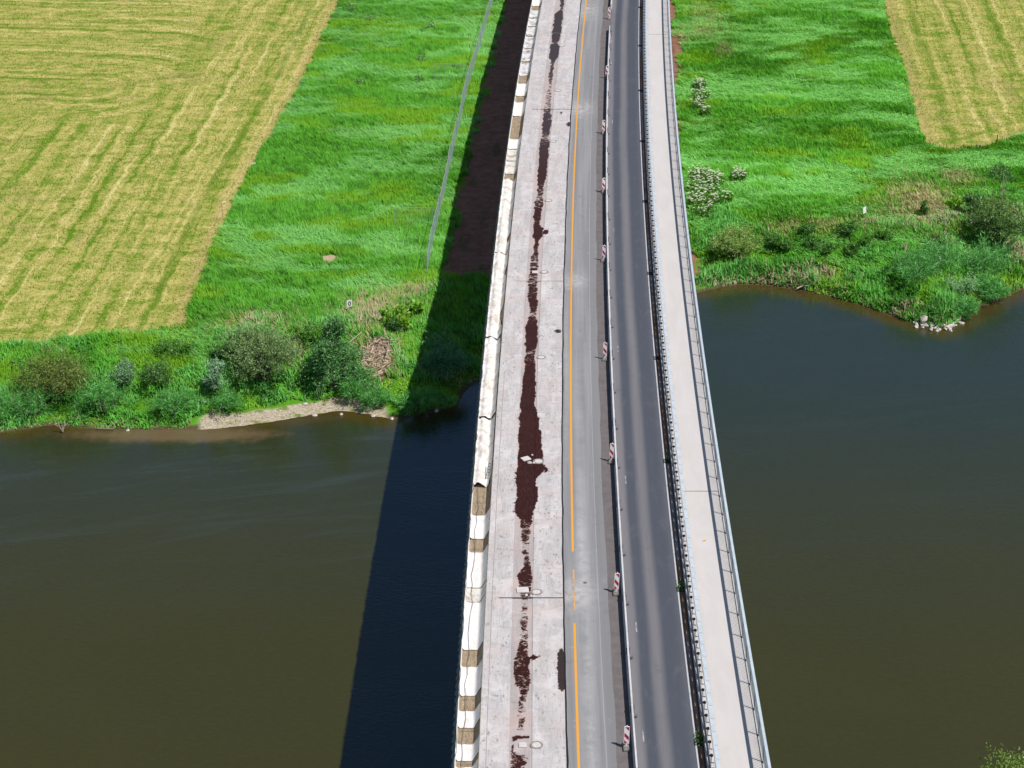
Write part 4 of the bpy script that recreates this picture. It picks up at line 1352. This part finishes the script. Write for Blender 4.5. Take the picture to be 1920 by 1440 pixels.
def dust(s, o):
    f = np.zeros_like(s)
    for cs_, c0, ry, rx, am in [(s_row(205), .75, 2.2, 1.0, 1.1), (s_row(527), .75, 1.3, .8, .9), (s_row(535), .5, .8, .5, .9), (s_row(1112), .75, 1.5, .8, 1.1), (s_row(1090), 1.05, 3.0, .35, .75), (s_row(1020), 1.0, 4.5, .2, .8), (s_row(1122), .35, .7, .5, .9), (s_row(20), .7, 3.5, 1.0, .9), (s_row(1250), 1.15, 4.0, .22, .5), (s_row(1400), 1.15, 3.0, .25, .6), (s_row(700), .25, 12, .15, .35)]:
        f = np.maximum(f, am * np.exp(-((s - cs_) / ry) ** 2 - ((o - c0) / rx) ** 2))
    return f


struct(ribbon('old_road', 0.06, 2.31, 0.012, ds=0.4, no=14, mat=M['old_asphalt'], attrs={'dust': dust}, of=lambda s, o: np.where(o > 2.2, o + 0.10 * (vnoise(s * 0.5, 0 * s, 30) - .5), o)))
struct(ribbon('milled_road', 2.20, 3.22, 0.0, ds=1.0, no=3, mat=M['milled_asphalt']))
struct(ribbon('road', 3.22, 5.90, 0.008, ds=1.0, no=6, mat=M['lane']))
struct(ribbon('gutter', 5.97, 6.30, 0.0, ds=1.0, no=4, mat=M['gutter']))
struct(ribbon('road_marking', 5.90, 5.97, 0.010, ds=1.0, mat=M['whiteline']))
struct(ribbon('road_joint', -0.005, 0.07, 0.014, ds=0.35, no=2, mat=M['seal'], of=lambda s, o: o + 0.10 * (fbm(s * 0.45, 0 * s, 44, 3) - .5)))
struct(ribbon('road_base', -3.94, 6.30, -0.034, ds=4.0, mat=M['concrete_under']))
# joints across the deck
for row in (62, 205, 527, 1121):
    sj = s_row(row)
    struct(ribbon('deck_joint', -3.3, 0.0, 0.005, s0=sj - .04, s1=sj + .04, ds=.04, no=10, mat=M['seal'] if row in (205, 1121) else M['ringdirt'], of=lambda s, o: o, zf=lambda s, o: np.where((o > -2.62) & (o < -1.52), 0.002, 0)))
for (r0, o_a, o_b) in [(1185, -3.62, -3.6), (1300, -3.62, -3.6)]:
    pass
struct(ribbon('deck_joint', -3.64, -3.615, 0.004, s0=S0, s1=s_row(700), ds=.5, mat=M['ringdirt'], of=lambda s, o: o + .02 * (vnoise(s * .7, 0 * s, 2) - .5)))

# yellow line with its gap and the worn stretch
struct(ribbon('road_marking', 0.49, 0.61, 0.020, s0=s_row(1035), s1=S1, ds=1.0, mat=M['yellow']))
struct(ribbon('road_marking', 0.50, 0.61, 0.020, s0=s_row(1146), s1=s_row(1068), ds=1.0, mat=M['yellow_worn']))
struct(ribbon('road_marking', 0.49, 0.61, 0.020, s0=S0, s1=s_row(1169), ds=1.0, mat=M['yellow']))
# short remains of the old centre line
for px, row in [(1206, 1380), (1193, 1176), (1173, 900), (1158.5, 655), (1151, 432), (1148, 228), (1146, 118), (1147, 78)]:
    sx_, sy_ = unproj(px, row, 55)
    o_ = sx_ - float(xc(sy_))
    struct(ribbon('road_marking', o_ - .03, o_ + .03, 0.014, s0=sy_ - .45, s1=sy_ + .45, ds=.3, mat=M['whitedash']))

# footpath on the right with its kerb
struct(sweep('footpath', [(6.30, 0.12), (8.75, 0.12), (8.75, -0.03), (6.30, -0.03)], mat=M['footpath'], ds=1.0))
for row in (64.5, 921):
    sj = s_row(row, .12)
    struct(ribbon('footpath_joint', 6.75, 8.74, 0.125, s0=sj - .045, s1=sj + .045, ds=.045, mat=M['ringdirt']))

mbl = MB()
mbl.add([(0, 0, 0), (.10, .05, .02), (.24, .04, .03), (.16, -.05, .015), (.05, -.06, .01)], [(0, 4, 3, 2, 1)])
olf = mbl.build('fallen_leaf', simple('orange_leaf', (0.62, 0.34, 0.06), 0.7))
_lx, _ly = unproj(1317, 1014, 55 - .12)
olf.location = (_lx, _ly, DECK + .128)
tag(olf, 'single orange leaf lying on the pale footpath', 'leaf')

# --- guard rail between lane and footpath
gr = tag(empty('guardrail', (float(xc(120)) + 6.4, 120, DECK)), 'galvanised guard rail between the traffic lane and the footpath', 'guardrail')
Gi = Matrix.Translation((-float(xc(120)) - 6.4, -120, -DECK))


def at(o, root, inv):
    o.parent = root
    o.matrix_parent_inverse = inv
    return o


at(sweep('beam', [(6.32, 0.46), (6.345, 0.50), (6.325, 0.56), (6.345, 0.60), (6.325, 0.66), (6.345, 0.70), (6.37, 0.73), (6.375, 0.715), (6.36, 0.70), (6.345, 0.66), (6.36, 0.60), (6.345, 0.56), (6.36, 0.50), (6.34, 0.445)], s0=40, s1=330, mat=M['steel_dark']), gr, Gi)  # shadowed face of the beam painted in as dark steel
at(sweep('rail', [(6.378, 0.74), (6.40, 0.74), (6.40, 0.70), (6.378, 0.70)], s0=40, s1=330, mat=M['steel']), gr, Gi)  # paler strip standing in for the light top edge of the beam
at(sweep('wire', [(6.545, 0.93), (6.565, 0.93), (6.565, 0.90), (6.545, 0.90)], s0=40, s1=330, mat=M['steel_dark']), gr, Gi)
sp = np.arange(68.4, 300, 1.0)
restp = MB(); restc = MB(); restb = MB(); restq = MB()
for i, s in enumerate(sp):
    x = float(xc(s))
    tgt = i < 100
    mb = MB() if tgt else restp
    mb.box((x + 6.46, s, DECK + 0.43), (0.05, 0.06, 0.60))
    if tgt:
        at(mb.build('post', M['steel_pale']), gr, Gi)
        mb = MB()
    else:
        mb = restc
    mb.tube((x + 6.46, s, DECK + 0.725), (x + 6.46, s, DECK + 0.80), 0.085, 0.075, 10)
    if tgt:
        at(mb.build('post_cap', M['black']), gr, Gi)
    mb = MB() if tgt else restb
    mb.box((x + 6.46, s + .5, DECK + 0.74), (0.20, 0.03, 0.03), rz=-0.35)  # thin dark slanted bar midway between two posts
    if tgt:
        at(mb.build('cross_bar', M['steel_dark']), gr, Gi)
    mb = MB() if tgt else restq
    mb.box((x + 6.675, s, DECK + 0.93), (0.17, 1.02, 0.03), rz=0.060 - (0.009 + .00044 * (s - 72)))
    if tgt:
        at(mb.build('panel', M['steel_pale']), gr, Gi)
for mb, nm, mt in ((restp, 'post', 'steel_pale'), (restc, 'post_cap', 'black'), (restb, 'cross_bar', 'steel_dark'), (restq, 'panel', 'steel_pale')):
    o = at(mb.build(nm, M[mt]), gr, Gi)
    o['kind'] = 'stuff'

# --- railing along the right edge
rl = tag(empty('railing', (float(xc(120)) + 8.85, 120, DECK)), 'tall pale metal railing along the outer edge of the footpath', 'railing')
Ri = Matrix.Translation((-float(xc(120)) - 8.85, -120, -DECK))
at(sweep('handrail', [(8.78, 1.25), (8.80, 1.31), (8.92, 1.31), (8.94, 1.25), (8.92, 1.23), (8.80, 1.23)], s0=40, s1=330, mat=M['steel_pale']), rl, Ri)
at(sweep('bottom_rail', [(8.83, 0.22), (8.87, 0.22), (8.87, 0.26), (8.83, 0.26)], s0=40, s1=330, mat=M['steel']), rl, Ri)
sp = np.arange(71.75 - 4.0, 312, 2.0)
rest = MB()
for i, s in enumerate(sp):
    x = float(xc(s)) + 8.85
    mb = MB() if i < 99 else rest
    mb.box((x, s, DECK + 0.67), (0.07, 0.05, 1.14))
    mb.box((x, s, DECK + 0.115), (0.16, 0.14, 0.02))
    if i < 99:
        at(mb.build('post', M['steel_dark']), rl, Ri)
if rest.v:
    at(rest.build('post', M['steel_dark']), rl, Ri)['kind'] = 'stuff'
# vertical infill bars, far more than one could count
sb = np.arange(66.0, 215.0, 0.125)
w2 = 0.009
xx = xc(sb) + 8.85
Vb = []
for dx, dy, dz in [(-w2, -w2, .26), (w2, -w2, .26), (w2, w2, .26), (-w2, w2, .26), (-w2, -w2, 1.23), (w2, -w2, 1.23), (w2, w2, 1.23), (-w2, w2, 1.23)]:
    Vb.append(np.stack([xx + dx, sb + dy, np.full_like(sb, DECK + dz)], 1))
Vb = np.stack(Vb, 1).reshape(-1, 3)
b = np.arange(len(sb))[:, None, None] * 8
Qb = (b + np.array([[0, 1, 5, 4], [1, 2, 6, 5], [2, 3, 7, 6], [3, 0, 4, 7]])[None]).reshape(-1, 4)
o = at(mesh_np('baluster', Vb, Qb, mat=M['steel']), rl, Ri)
o['kind'] = 'stuff'


# --- barrier between old road and traffic lane
def barrier(s0, s1, label, seg=4.78):
    t = tag(empty('traffic_barrier', (float(xc((s0 + s1) / 2)) + 3.12, (s0 + s1) / 2, DECK)), label, 'barrier', 'low barriers beside the traffic lane')
    inv = Matrix.Translation((-t.location.x, -t.location.y, -t.location.z))
    a = s0
    while a < s1 - 0.2:
        b_ = min(a + seg, s1)
        at(sweep('barrier_element', [(3.01, 0.012), (3.20, 0.012), (3.20, 0.05), (3.165, 0.10), (3.155, 0.54), (3.15, 0.56), (3.07, 0.56), (3.065, 0.54), (3.055, 0.10), (3.01, 0.05)], s0=a + .012, s1=b_ - .012, ds=1.2, mat=M['barrier']), t, inv)
        mb = MB()
        x = float(xc(b_))
        mb.box((x + 3.12, b_, DECK + 0.30), (0.20, 0.14, 0.42))
        mb.box((x + 3.30, b_ - .3, DECK + 0.10), (0.10, 0.16, 0.05))
        at(mb.build('connector', M['steel_dark']), t, inv)
        a = b_
    return t


barrier(66.0, s_row(49, .5), 'long low pale barrier between the grey old road and the dark traffic lane')
barrier(s_row(13, .3), 225.0, 'second low barrier starting at the top beyond the gap with a beacon')

# --- warning beacons
def make_beacon():
    t = empty('warning_beacon')
    mb = MB()
    mb.box((0, 0, 0.05), (0.30, 0.62, 0.10))
    mb.box((0, -0.02, 0.125), (0.22, 0.30, 0.05))
    for sx in (-.09, .09):
        mb.box((sx, -.24, 0.12), (.07, .09, .05))
        mb.box((sx, .24, 0.12), (.07, .09, .05))
    mb.build('base', M['grey_rubber'], t, bevel=.015)
    mb = MB()
    mb.box((0, 0.0, 0.19), (0.06, 0.05, 0.12))
    mb.build('socket', M['white'], t)
    W, B0, B1, T = .25, .22, 1.17, .035
    pts = []
    rc = .035
    for cx, cz, a0 in ((W / 2 - rc, B1 - rc, 0), (-W / 2 + rc, B1 - rc, 90), (-W / 2 + rc, B0 + rc, 180), (W / 2 - rc, B0 + rc, 270)):
        for j in range(5):
            a = R(a0 + j * 22.5)
            pts.append((cx + rc * math.cos(a), cz + rc * math.sin(a)))
    mb = MB()
    k = len(pts)
    vs = [(p[0], -T / 2, p[1]) for p in pts] + [(p[0], T / 2, p[1]) for p in pts]
    mb.add(vs, [tuple(range(k)), tuple(range(2 * k - 1, k - 1, -1))] + [(i, i + k, (i + 1) % k + k, (i + 1) % k) for i in range(k)])
    mb.build('panel', M['white'], t)
    w_ = W / 2 - .022
    z0, z1 = B0 + .025, B1 - .025
    h3 = (z1 - z0)
    polys = [[(-w_ * .75, z1), (w_, z1), (w_, z1 - .22)],
             [(-w_, z1 - .30), (w_, z1 - .54), (w_, z1 - .74), (-w_, z1 - .50)][:],
             [(-w_, z0), (w_ * .55, z0), (-w_, z0 + .21)]]
    for sgn in (-1, 1):
        mb = MB()
        for pl in polys:
            vs = [(p[0], sgn * (T / 2 + .003), p[1]) for p in pl]
            mb.add(vs, [tuple(range(len(vs)))])
        mb.build('stripe', M['red'], t)
    mb = MB()
    mb.box((0, 0, B1 + .03), (.05, .03, .07))
    mb.build('lug', M['white'], t, bevel=.01)
    return t


bl = [(1174, 1402, 'nearest'), (1155, 1112, 'second nearest'), (1146, 866, 'third nearest'), (1134, 674, 'fourth nearest'), (1131, 489, 'fifth nearest, the middle one'),
      (1131, 361, 'fourth from the far end'), (1131, 251, 'third from the far end'), (1137, 147, 'second from the far end'), (1142, 36, 'farthest, in the gap between the barriers')]
pb = make_beacon()
for i, (px, py, wd) in enumerate(bl):
    o = pb if i == 0 else copy_tree(pb)
    x, y = unproj(px, py, 55)
    o.location = (x, y, DECK + (0.005 if x - float(xc(y)) > 2.25 else 0.016))
    o.rotation_euler = (R(random.uniform(-2, 2)), R(1.5 + random.uniform(-1.5, 2.0)), R(random.uniform(-8, 8)))
    tag(o, 'red and white striped warning beacon at the barrier, ' + wd, 'warning beacon', 'warning beacons along the barrier')

# --- manhole covers and slabs on the stripped concrete
def disc(mb, r, z, n=28, r_in=0.0):
    if r_in == 0:
        mb.add([(r * math.cos(2 * math.pi * i / n), r * math.sin(2 * math.pi * i / n), z) for i in range(n)], [tuple(range(n))])
    else:
        vs = [(q * math.cos(2 * math.pi * i / n), q * math.sin(2 * math.pi * i / n), z) for q in (r_in, r) for i in range(n)]
        mb.add(vs, [(i, (i + 1) % n, n + (i + 1) % n, n + i)[::-1] for i in range(n)])


def make_manhole():
    t = empty('manhole_cover')
    mb = MB(); disc(mb, .30, .008, r_in=.215)
    mb.build('ring', M['ringdirt'], t)
    mb = MB(); disc(mb, .205, .012)
    mb.build('lid', M['slabstone'], t)
    return t


ml = [(1006, 1397, 1, 'nearest the camera'), (1006, 1110, 1, 'pale and half buried, second from the camera'), (1010, 865, 1, 'beside the widest puddle and a loose slab'), (1015, 670, 1, 'fourth from the camera'), (1020.5, 510, 1, 'next to a square slab, fifth from the camera'), (1028.5, 376, 1, 'sixth from the camera'), (1037, 265, 1, 'seventh from the camera'), (1046, 170, 1, 'eighth from the camera'), (1054, 86, 1, 'ninth, faint, near the far end')]
pm = make_manhole()
for i, (px, py, k_, wd) in enumerate(ml):
    o = pm if i == 0 else copy_tree(pm)
    x, y = unproj(px, py, 55)
    o.location = (x, y, DECK + .002)
    o.rotation_euler = (0, 0, random.uniform(0, 6))
    if i in (2,):
        o.scale = (1.08, 1.08, 1.0)
    tag(o, 'round manhole cover in the stripped concrete, ' + wd, 'manhole cover', 'manhole covers in the stripped concrete')
for px, py, rz, sx, sy, z_, lb in [(986, 860, .5, .50, .44, .0, 'loose square concrete slab lying tilted in the widest puddle'), (980, 1106, .08, .62, .50, .0, 'square concrete slab at the brown blot beside a half buried manhole'), (1003, 510, 0, .40, .40, .0, 'square patch slab left of the fifth manhole'), (980, 1397, 0.02, .36, .34, .0, 'small square gully lid left of the nearest manhole')]:
    mb = MB()
    mb.box((0, 0, .03), (sx, sy, .05))
    o = mb.build('concrete_slab', M['slabstone'], bevel=.008)
    x, y = unproj(px, py, 55)
    o.location = (x, y, DECK - .03)
    o.rotation_euler = (0, 0, rz)
    tag(o, lb, 'slab')
for px, py, rz, ln in [(1001, 868, .3, .1), (993, 868, 1.0, .14), (998, 853, .2, .08), (987, 1116, .4, .10), (996, 1118, 1.2, .1), (1001, 1112, .2, .08)]:
    mb = MB(); v_, f_ = ico(rngS, ln); mb.add(v_, f_)
    o = mb.build('rubble', M['slabstone'])
    x, y = unproj(px, py, 55)
    o.location = (x, y, DECK + .0)
    tag(o, 'small pale lump of broken concrete beside a slab in the puddle strip', 'rubble', 'concrete lumps in the puddle strip')
# small valve cap in the old road
mb = MB(); disc(mb, .10, .008, 16, .06); disc(mb, .055, .006, 16)
o = mb.build('valve_cap', M['iron'])
x, y = unproj(1097, 1093, 55); o.location = (x, y, DECK + .014)
tag(o, 'small round iron cap in the old grey road right of the yellow line', 'valve cap')

# --- gutter inlets with dirt and weeds
inl = [(1312, 1392, 'green weeds growing on it, nearest'), (1278, 1105, 'small weeds on it, second nearest'), (1250, 865, 'third nearest'), (1231, 672, 'fourth nearest'), (1219, 513, 'fifth nearest'), (1212, 378, 'sixth nearest'), (1206, 265, 'seventh nearest'), (1203, 170, 'eighth nearest'), (1201, 86, 'ninth nearest'), (1201, 14, 'farthest')]
mbf = MB()
for (dx, dy, sx, sy) in [(0, -.23, .40, .04), (0, .23, .40, .04), (-.18, 0, .04, .42), (.18, 0, .04, .42)]:
    mbf.box((dx, dy, .012), (sx, sy, .02))
mbg = MB()
for j in range(5):
    mbg.box((0, -.16 + j * .08, .010), (.32, .035, .016))
t0 = empty('gully_grate')
mbf.build('frame', M['black'], t0)
mbg.build('grate', M['black'], t0)
for i, (px, py, wd) in enumerate(inl):
    o = t0 if i == 0 else copy_tree(t0)
    y = unproj(px, py, 55)[1]
    o.location = (float(xc(y)) + 6.06, y, DECK + .003)
    tag(o, 'dark gully grate in the gutter by the guard rail, ' + wd, 'gully grate', 'gully grates in the gutter')
for (s, o_, sz, n_, lb) in [(s_row(1388), 6.12, .30, 160, 'green weed tuft in the gutter at the nearest gully'), (s_row(1100), 6.12, .22, 110, 'small green weed in the gutter at the second nearest gully'), (s_row(862), 6.10, .12, 40, 'tiny weed in the gutter at the third nearest gully')]:
    rng = np.random.default_rng(int(s * 10))
    P = rng.normal(0, 1, (n_, 3)) * np.array([sz * .4, sz * .8, 0]) + np.array([0, 0, .02])
    P[:, 2] += rng.uniform(0, sz * .7, n_)
    f = rng.random((n_, 1))
    o = empty('gutter_weed')
    leaves('foliage', P, rng.normal(0, 1, (n_, 3)) + np.array([0, 0, .5]), .11, .05, np.array([.02, .06, .01]) * (1 - f) + np.array([.09, .22, .03]) * f, M['leaf'], o)
    o.location = (float(xc(s)) + o_, s, DECK)
    tag(o, lb, 'weed')

# --- work platform hung on the left side, with tarps
PZ = -0.62
wp = tag(empty('work_platform', (float(xc(120)) - 4.5, 120, DECK + PZ)), 'plywood work platform hung along the left edge of the bridge', 'work platform')
Wi = Matrix.Translation((-float(xc(120)) + 4.5, -120, -DECK - PZ))
at(ribbon('deck_board', -5.02, -3.90, PZ, s0=40, s1=300, ds=.8, no=3, mat=M['plywood']), wp, Wi)
at(sweep('toe_board', [(-5.06, PZ - .08), (-5.02, PZ - .08), (-5.02, PZ + .22), (-5.06, PZ + .22)], s0=40, s1=300, mat=M['tarp']), wp, Wi)
at(sweep('side_form', [(-3.90, -0.02), (-3.94, -0.003), (-3.965, -0.003), (-3.975, -0.10), (-4.27, PZ + .004), (-4.27, PZ - .02), (-3.92, PZ - .02)], s0=40, s1=300, mat=M['plywood']), wp, Wi)
at(sweep('ledger', [(-4.95, PZ - .30), (-4.80, PZ - .30), (-4.80, PZ - .03), (-4.95, PZ - .03)], s0=40, s1=300, mat=M['steel_dark']), wp, Wi)
# scalloped safety net hanging outside
s = np.arange(60, 260, 0.09)
sc = np.abs(np.sin(s * math.pi / 0.62))
o_out = -5.10 - 0.13 * sc ** 0.6 - 0.07 * vnoise(s * 1.1, 0 * s, 5)
V0 = np.stack([xc(s) - 5.065, s, np.full_like(s, DECK + PZ + .10)], 1)
V1 = np.stack([xc(s) + (o_out - 5.07) / 2 , s, DECK + PZ - .05 - .05 * sc], 1)
V2 = np.stack([xc(s) + o_out, s, DECK + PZ - .20 - .12 * sc], 1)
nn = len(s)
i_ = np.arange(nn - 1)
q = np.concatenate([np.stack([i_, i_ + 1, nn + i_ + 1, nn + i_], 1), np.stack([nn + i_, nn + i_ + 1, 2 * nn + i_ + 1, 2 * nn + i_], 1)])
at(mesh_np('safety_net', np.concatenate([V0, V1, V2]), q, mat=M['net']), wp, Wi)
# pale rope along the net
for ph, oo, zz in ((0, -5.06, .26), (3, -4.72, .10)):
    mb = MB()
    ss_ = np.arange(66, 100 if ph else 130, .9)
    pts = [(float(xc(a)) + oo + .05 * math.sin(a * 1.3 + ph) + .04 * math.sin(a * 3.1), a, DECK + PZ + zz + .03 * math.sin(a * 2.2)) for a in ss_]
    for a, b_ in zip(pts[:-1], pts[1:]):
        mb.tube(a, b_, .012, .012, 4)
    at(mb.build('rope', M['steel_dark'], None), wp, Wi)


def tarp(r0, r1, label, mat='tarp', bulge=0.0, o0=-5.05, o1=-3.97, lift=.03, seed=0):
    a, b_ = s_row(r0, PZ), s_row(r1, PZ)
    s0_, s1_ = min(a, b_), max(a, b_)

    def zf(s, o):
        t = (o - o0) / (o1 - o0)
        out = .20 * sstep(0.10, 0.0, t)
        f1 = fbm(s * 0.8 + seed, o * 2.2, 60 + seed, 3) - .5
        f2 = fbm(s * 2.2 + o * 2.5, o * 1.5 - s * .6, 64 + seed, 3) - .5
        bl_ = bulge * np.sin(np.clip(t * 1.5, 0, 1) ** .8 * math.pi) * (0.75 + .5 * vnoise(s * .45, 0 * s, 66 + seed))
        ramp = (-PZ - .05 - lift) * np.clip((t - .72 - .04 * (vnoise(s * .7, 0 * s, 71 + seed) - .5)) / .27, 0, 1) ** 1.05
        return lift + out + ramp + np.abs(.12 * f1 + .10 * f2) * (1 + 1.6 * (bulge > 0)) + bl_ * (s - s0_ > -1)

    def of(s, o):
        t = (o - o0) / (o1 - o0)
        cut = (.05 + .22 * sstep(.62, .85, vnoise(s * .6, 0 * s, 68 + seed))) if bulge > 0 else .02 * vnoise(s, 0 * s, 3)
        return o - cut * t * (1 if bulge > 0 else .2) - .05 * (fbm(s * 1.5, 0 * s, 70 + seed, 2) - .5) * (t < .02)
    o = ribbon('tarp_sheet', o0, o1, PZ, s0_, s1_, .14, 14, M[mat], zf=zf, of=of)
    o.data.polygons.foreach_set('use_smooth', np.ones(len(o.data.polygons), bool))
    cx, cy_ = float(xc((s0_ + s1_) / 2)) - 4.5, (s0_ + s1_) / 2
    v = np.empty(len(o.data.vertices) * 3, np.float32)
    o.data.vertices.foreach_get('co', v)
    v = v.reshape(-1, 3) - np.array([cx, cy_, DECK + PZ], np.float32)
    o.data.vertices.foreach_set('co', v.ravel())
    o.location = (cx, cy_, DECK + PZ)
    tag(o, label, 'tarp', 'tarp sheets on the work platform')
    return o


tl_ = [(1500, 1441, 'tarp', 0), (1428, 1397, 'tarp', 0), (1366, 1335, 'tarp', 0), (1306, 1252, 'tarp', 0), (1220, 1131, 'tarp', 0), (1130, 1105, 'tarp_dirty', 0), (1103, 1037, 'tarp', 0), (1012, 968, 'tarp', 0),
       (915, 790, 'tarp_worn', .20), (788, 640, 'tarp_worn', .24), (638, 480, 'tarp_worn', .24), (478, 342, 'tarp_worn', .20), (327, 304, 'tarp_dirty', 0), (302, 282, 'tarp_dirty', 0), (280, 262, 'tarp', 0), (219, 193, 'tarp', 0), (181, 158, 'tarp', 0),
       (143, 119, 'tarp_speck', 0), (116, 93, 'tarp_speck', 0), (91, 70, 'tarp_speck', 0), (68, 52, 'tarp_speck', 0), (50, 36, 'tarp_speck', 0), (34, 20, 'tarp_speck', 0), (12, -40, 'tarp', 0)]
words = ['cut off by the bottom edge of the photo', 'first whole white sheet from the bottom', 'second white sheet from the bottom', 'third white sheet from the bottom, with a loose stained end', 'long white sheet just below a yellowish stained one', 'short yellowish stained sheet level with the second beacon', 'long white sheet above the short yellowish one', 'short white sheet between two plywood gaps under the ladder',
         'first long bulging sheet, at the ladder', 'second long bulging sheet, by the shore', 'third long bulging sheet, over the bank', 'farthest long bulging sheet, with a brown end', 'short brown-stained sheet beyond the bulging ones', 'second short stained sheet beyond the bulging ones', 'short clean white sheet beside the soil strip', 'white sheet between two brown gaps near the fifth gully', 'white sheet just nearer than the speckled ones',
         'nearest of the speckled grey sheets', 'second of the speckled grey sheets', 'third of the speckled grey sheets', 'fourth of the speckled grey sheets', 'fifth of the speckled grey sheets', 'farthest of the speckled grey sheets', 'last white sheet at the top edge of the photo']
for i, ((r0, r1, mt, bg), wd) in enumerate(zip(tl_, words)):
    tarp(r0, r1, 'tarp on the work platform: ' + wd, mt, bg, seed=i)
# ladder leaning through the platform hatch
mb = MB()
sl_ = s_row(892, PZ)
for dx in (-.16, .16):
    mb.box((dx, 0, 0), (.03, 1.5, .05))
ob = mb.build('rail', M['steel_dark'])
obs = [ob]
for j in range(6):
    mb = MB()
    mb.box((0, -.62 + j * .25, 0), (.30, .03, .03))
    obs.append(mb.build('rung', M['steel_dark']))
t = tag(empty('ladder', (float(xc(sl_)) - 4.13, sl_, DECK + PZ + .32)), 'short dark ladder lying on the work platform beside a tarp', 'ladder')
t.rotation_euler = (R(12), 0, R(-8))
for q_ in obs:
    q_.parent = t

# ------------------------------------------------------------------ signs, posts and fences on the land
# white board reading 0
x0, y0, z0 = ground_px(656, 592)
t = tag(empty('marker_board', (x0, y0, z0), R(16)), 'white square board reading 0 on a thin post on the left bank', 'sign')
mb = MB(); mb.tube((0, 0, -.2), (0, 0, 1.15), .03)
mb.build('post', M['steel'], t)
mb = MB(); mb.box((0, -.04, 1.12), (.46, .03, .58))
p = mb.build('board', M['white'], t, bevel=.01)
vs, fs = [], []
for i in range(24):
    a = 2 * math.pi * i / 24
    for sx, sz in ((.125, .20), (.060, .125)):
        vs.append((sx * math.cos(a), -.062, 1.12 + sz * math.sin(a)))
for i in range(24):
    j = (i + 1) % 24
    fs.append((2 * i, 2 * j, 2 * j + 1, 2 * i + 1))
mb = MB(); mb.add(vs, fs)
mb.build('numeral', M['black'], p)
# white marker on the right bank
x0, y0, z0 = ground_px(1621, 409)
t = tag(empty('marker_post', (x0, y0, z0), R(55)), 'slim white marker board on a dark post on the right bank', 'marker post')
mb = MB(); mb.tube((0, 0, -.2), (0, 0, .5), .045)
mb.build('post', M['bark'], t)
mb = MB(); mb.box((0, -.02, .82), (.42, .04, .62))
mb.build('board', M['white'], t, bevel=.01)
t.rotation_euler = (0, R(-8), R(40))
# old wooden posts
for px, py, lb in [(1518, 421, 'short dark wooden post in the grass left of the white marker'), (1868, 270, 'thin grey wooden post at the corner of the right mown field')]:
    x0, y0, z0 = ground_px(px, py)
    mb = MB(); mb.tube((0, 0, -.2), (0.03, 0, .95), .06, .05); mb.tube((.03, 0, .95), (.035, 0, 1.0), .05, .02)
    o = mb.build('wooden_post', M['bark']); o.location = (x0, y0, z0)
    tag(o, lb, 'post')
# thin stakes along the mown edges
sk = [(636, 40, 'at the top of the left mown edge'), (603, 108, 'second from the top on the left mown edge'), (565, 180, 'third from the top on the left mown edge'), (473, 338, 'second nearest the river on the left mown edge'), (418, 412, 'nearest the river on the left mown edge'), (1674, 110, 'on the right mown edge near the top'), (1698, 178, 'on the right mown edge near its corner'), (1660, 40, 'at the very top of the right mown edge')]
mb = MB(); mb.tube((0, 0, -.2), (0, 0, 1.75), .018, .014, 5)
tp = empty('field_stake')
mb.build('rod', M['steel_dark'], tp)
mb = MB(); mb.box((.22, 0, 1.70), (.44, .02, .07))
mb.build('flag', M['white'], tp)
for i, (px, py, lb) in enumerate(sk):
    o = tp if i == 0 else copy_tree(tp)
    x0, y0, z0 = ground_px(px, py)
    o.location = (x0, y0, z0)
    o.rotation_euler = (R(random.uniform(-3, 3)), R(random.uniform(-3, 3)), R(random.uniform(-35, 35)))
    tag(o, 'thin stake with pale flag ' + lb, 'stake', 'stakes along the mown edges')

# site fence along the soil strip
fp = [unproj(px, py, HL) for px, py in [(800, 520), (812, 462), (824, 408), (838, 345), (858, 255), (876, 178), (893, 118), (909, 62), (922, 12), (936, -40)]]
fx, fy = np.array([p[0] for p in fp]), np.array([p[1] for p in fp])


def make_panel():
    t = empty('fence_panel')
    Lp, Hp = 3.45, 1.95
    mb = MB()
    for xx_ in (0, Lp):
        mb.tube((xx_, 0, .02), (xx_, 0, Hp + .1), .021)
    for zz_ in (.12, Hp + .08):
        mb.tube((0, 0, zz_), (Lp, 0, zz_), .021)
    mb.build('frame', M['steel'], t)
    mb = MB()
    for k_ in range(1, 22):
        xx_ = Lp * k_ / 22
        mb.tube((xx_, 0, .12), (xx_, 0, Hp + .08), .005, .005, 3)
    for k_ in range(1, 7):
        zz_ = .12 + (Hp - .04) * k_ / 7
        mb.tube((0, 0, zz_), (Lp, 0, zz_), .005, .005, 3)
    mb.build('wire_mesh', M['fence_net'], t)
    mb = MB()
    mb.box((0, 0, .07), (.22, .65, .13))
    mb.build('foot', M['grey_rubber'], t)
    return t


ppn = make_panel()
pos_ = []
yy = fy[0]
first = True
while yy < 246:
    x_a = float(np.interp(yy, fy, fx))
    dxdy = (float(np.interp(yy + 3, fy, fx)) - x_a) / 3
    a_ = math.atan2(1.0, dxdy) + R(random.uniform(-.8, .8))
    pos_.append((x_a, yy, a_, 'wire mesh site fence panel in the row along the soil strip'))
    yy += 3.5 * math.sin(a_)
for px, py, lb in [(812, 424, 'single fence panel standing out sideways from the nearer part of the fence'), (874, 148, 'single fence panel standing out sideways from the far part of the fence')]:
    x_a, y_a = unproj(px, py + 6, HL)
    pos_.append((x_a, y_a, R(178), lb))
for i, (x_a, y_a, a_, lb) in enumerate(pos_):
    o = ppn if i == 0 else copy_tree(ppn)
    z_a = float(terrain(np.array([x_a]), np.array([y_a]))[0])
    o.location = (x_a, y_a, z_a)
    o.rotation_euler = (R(random.uniform(-2, 2)), 0, a_)
    tag(o, lb, 'fence panel', 'site fence panels')
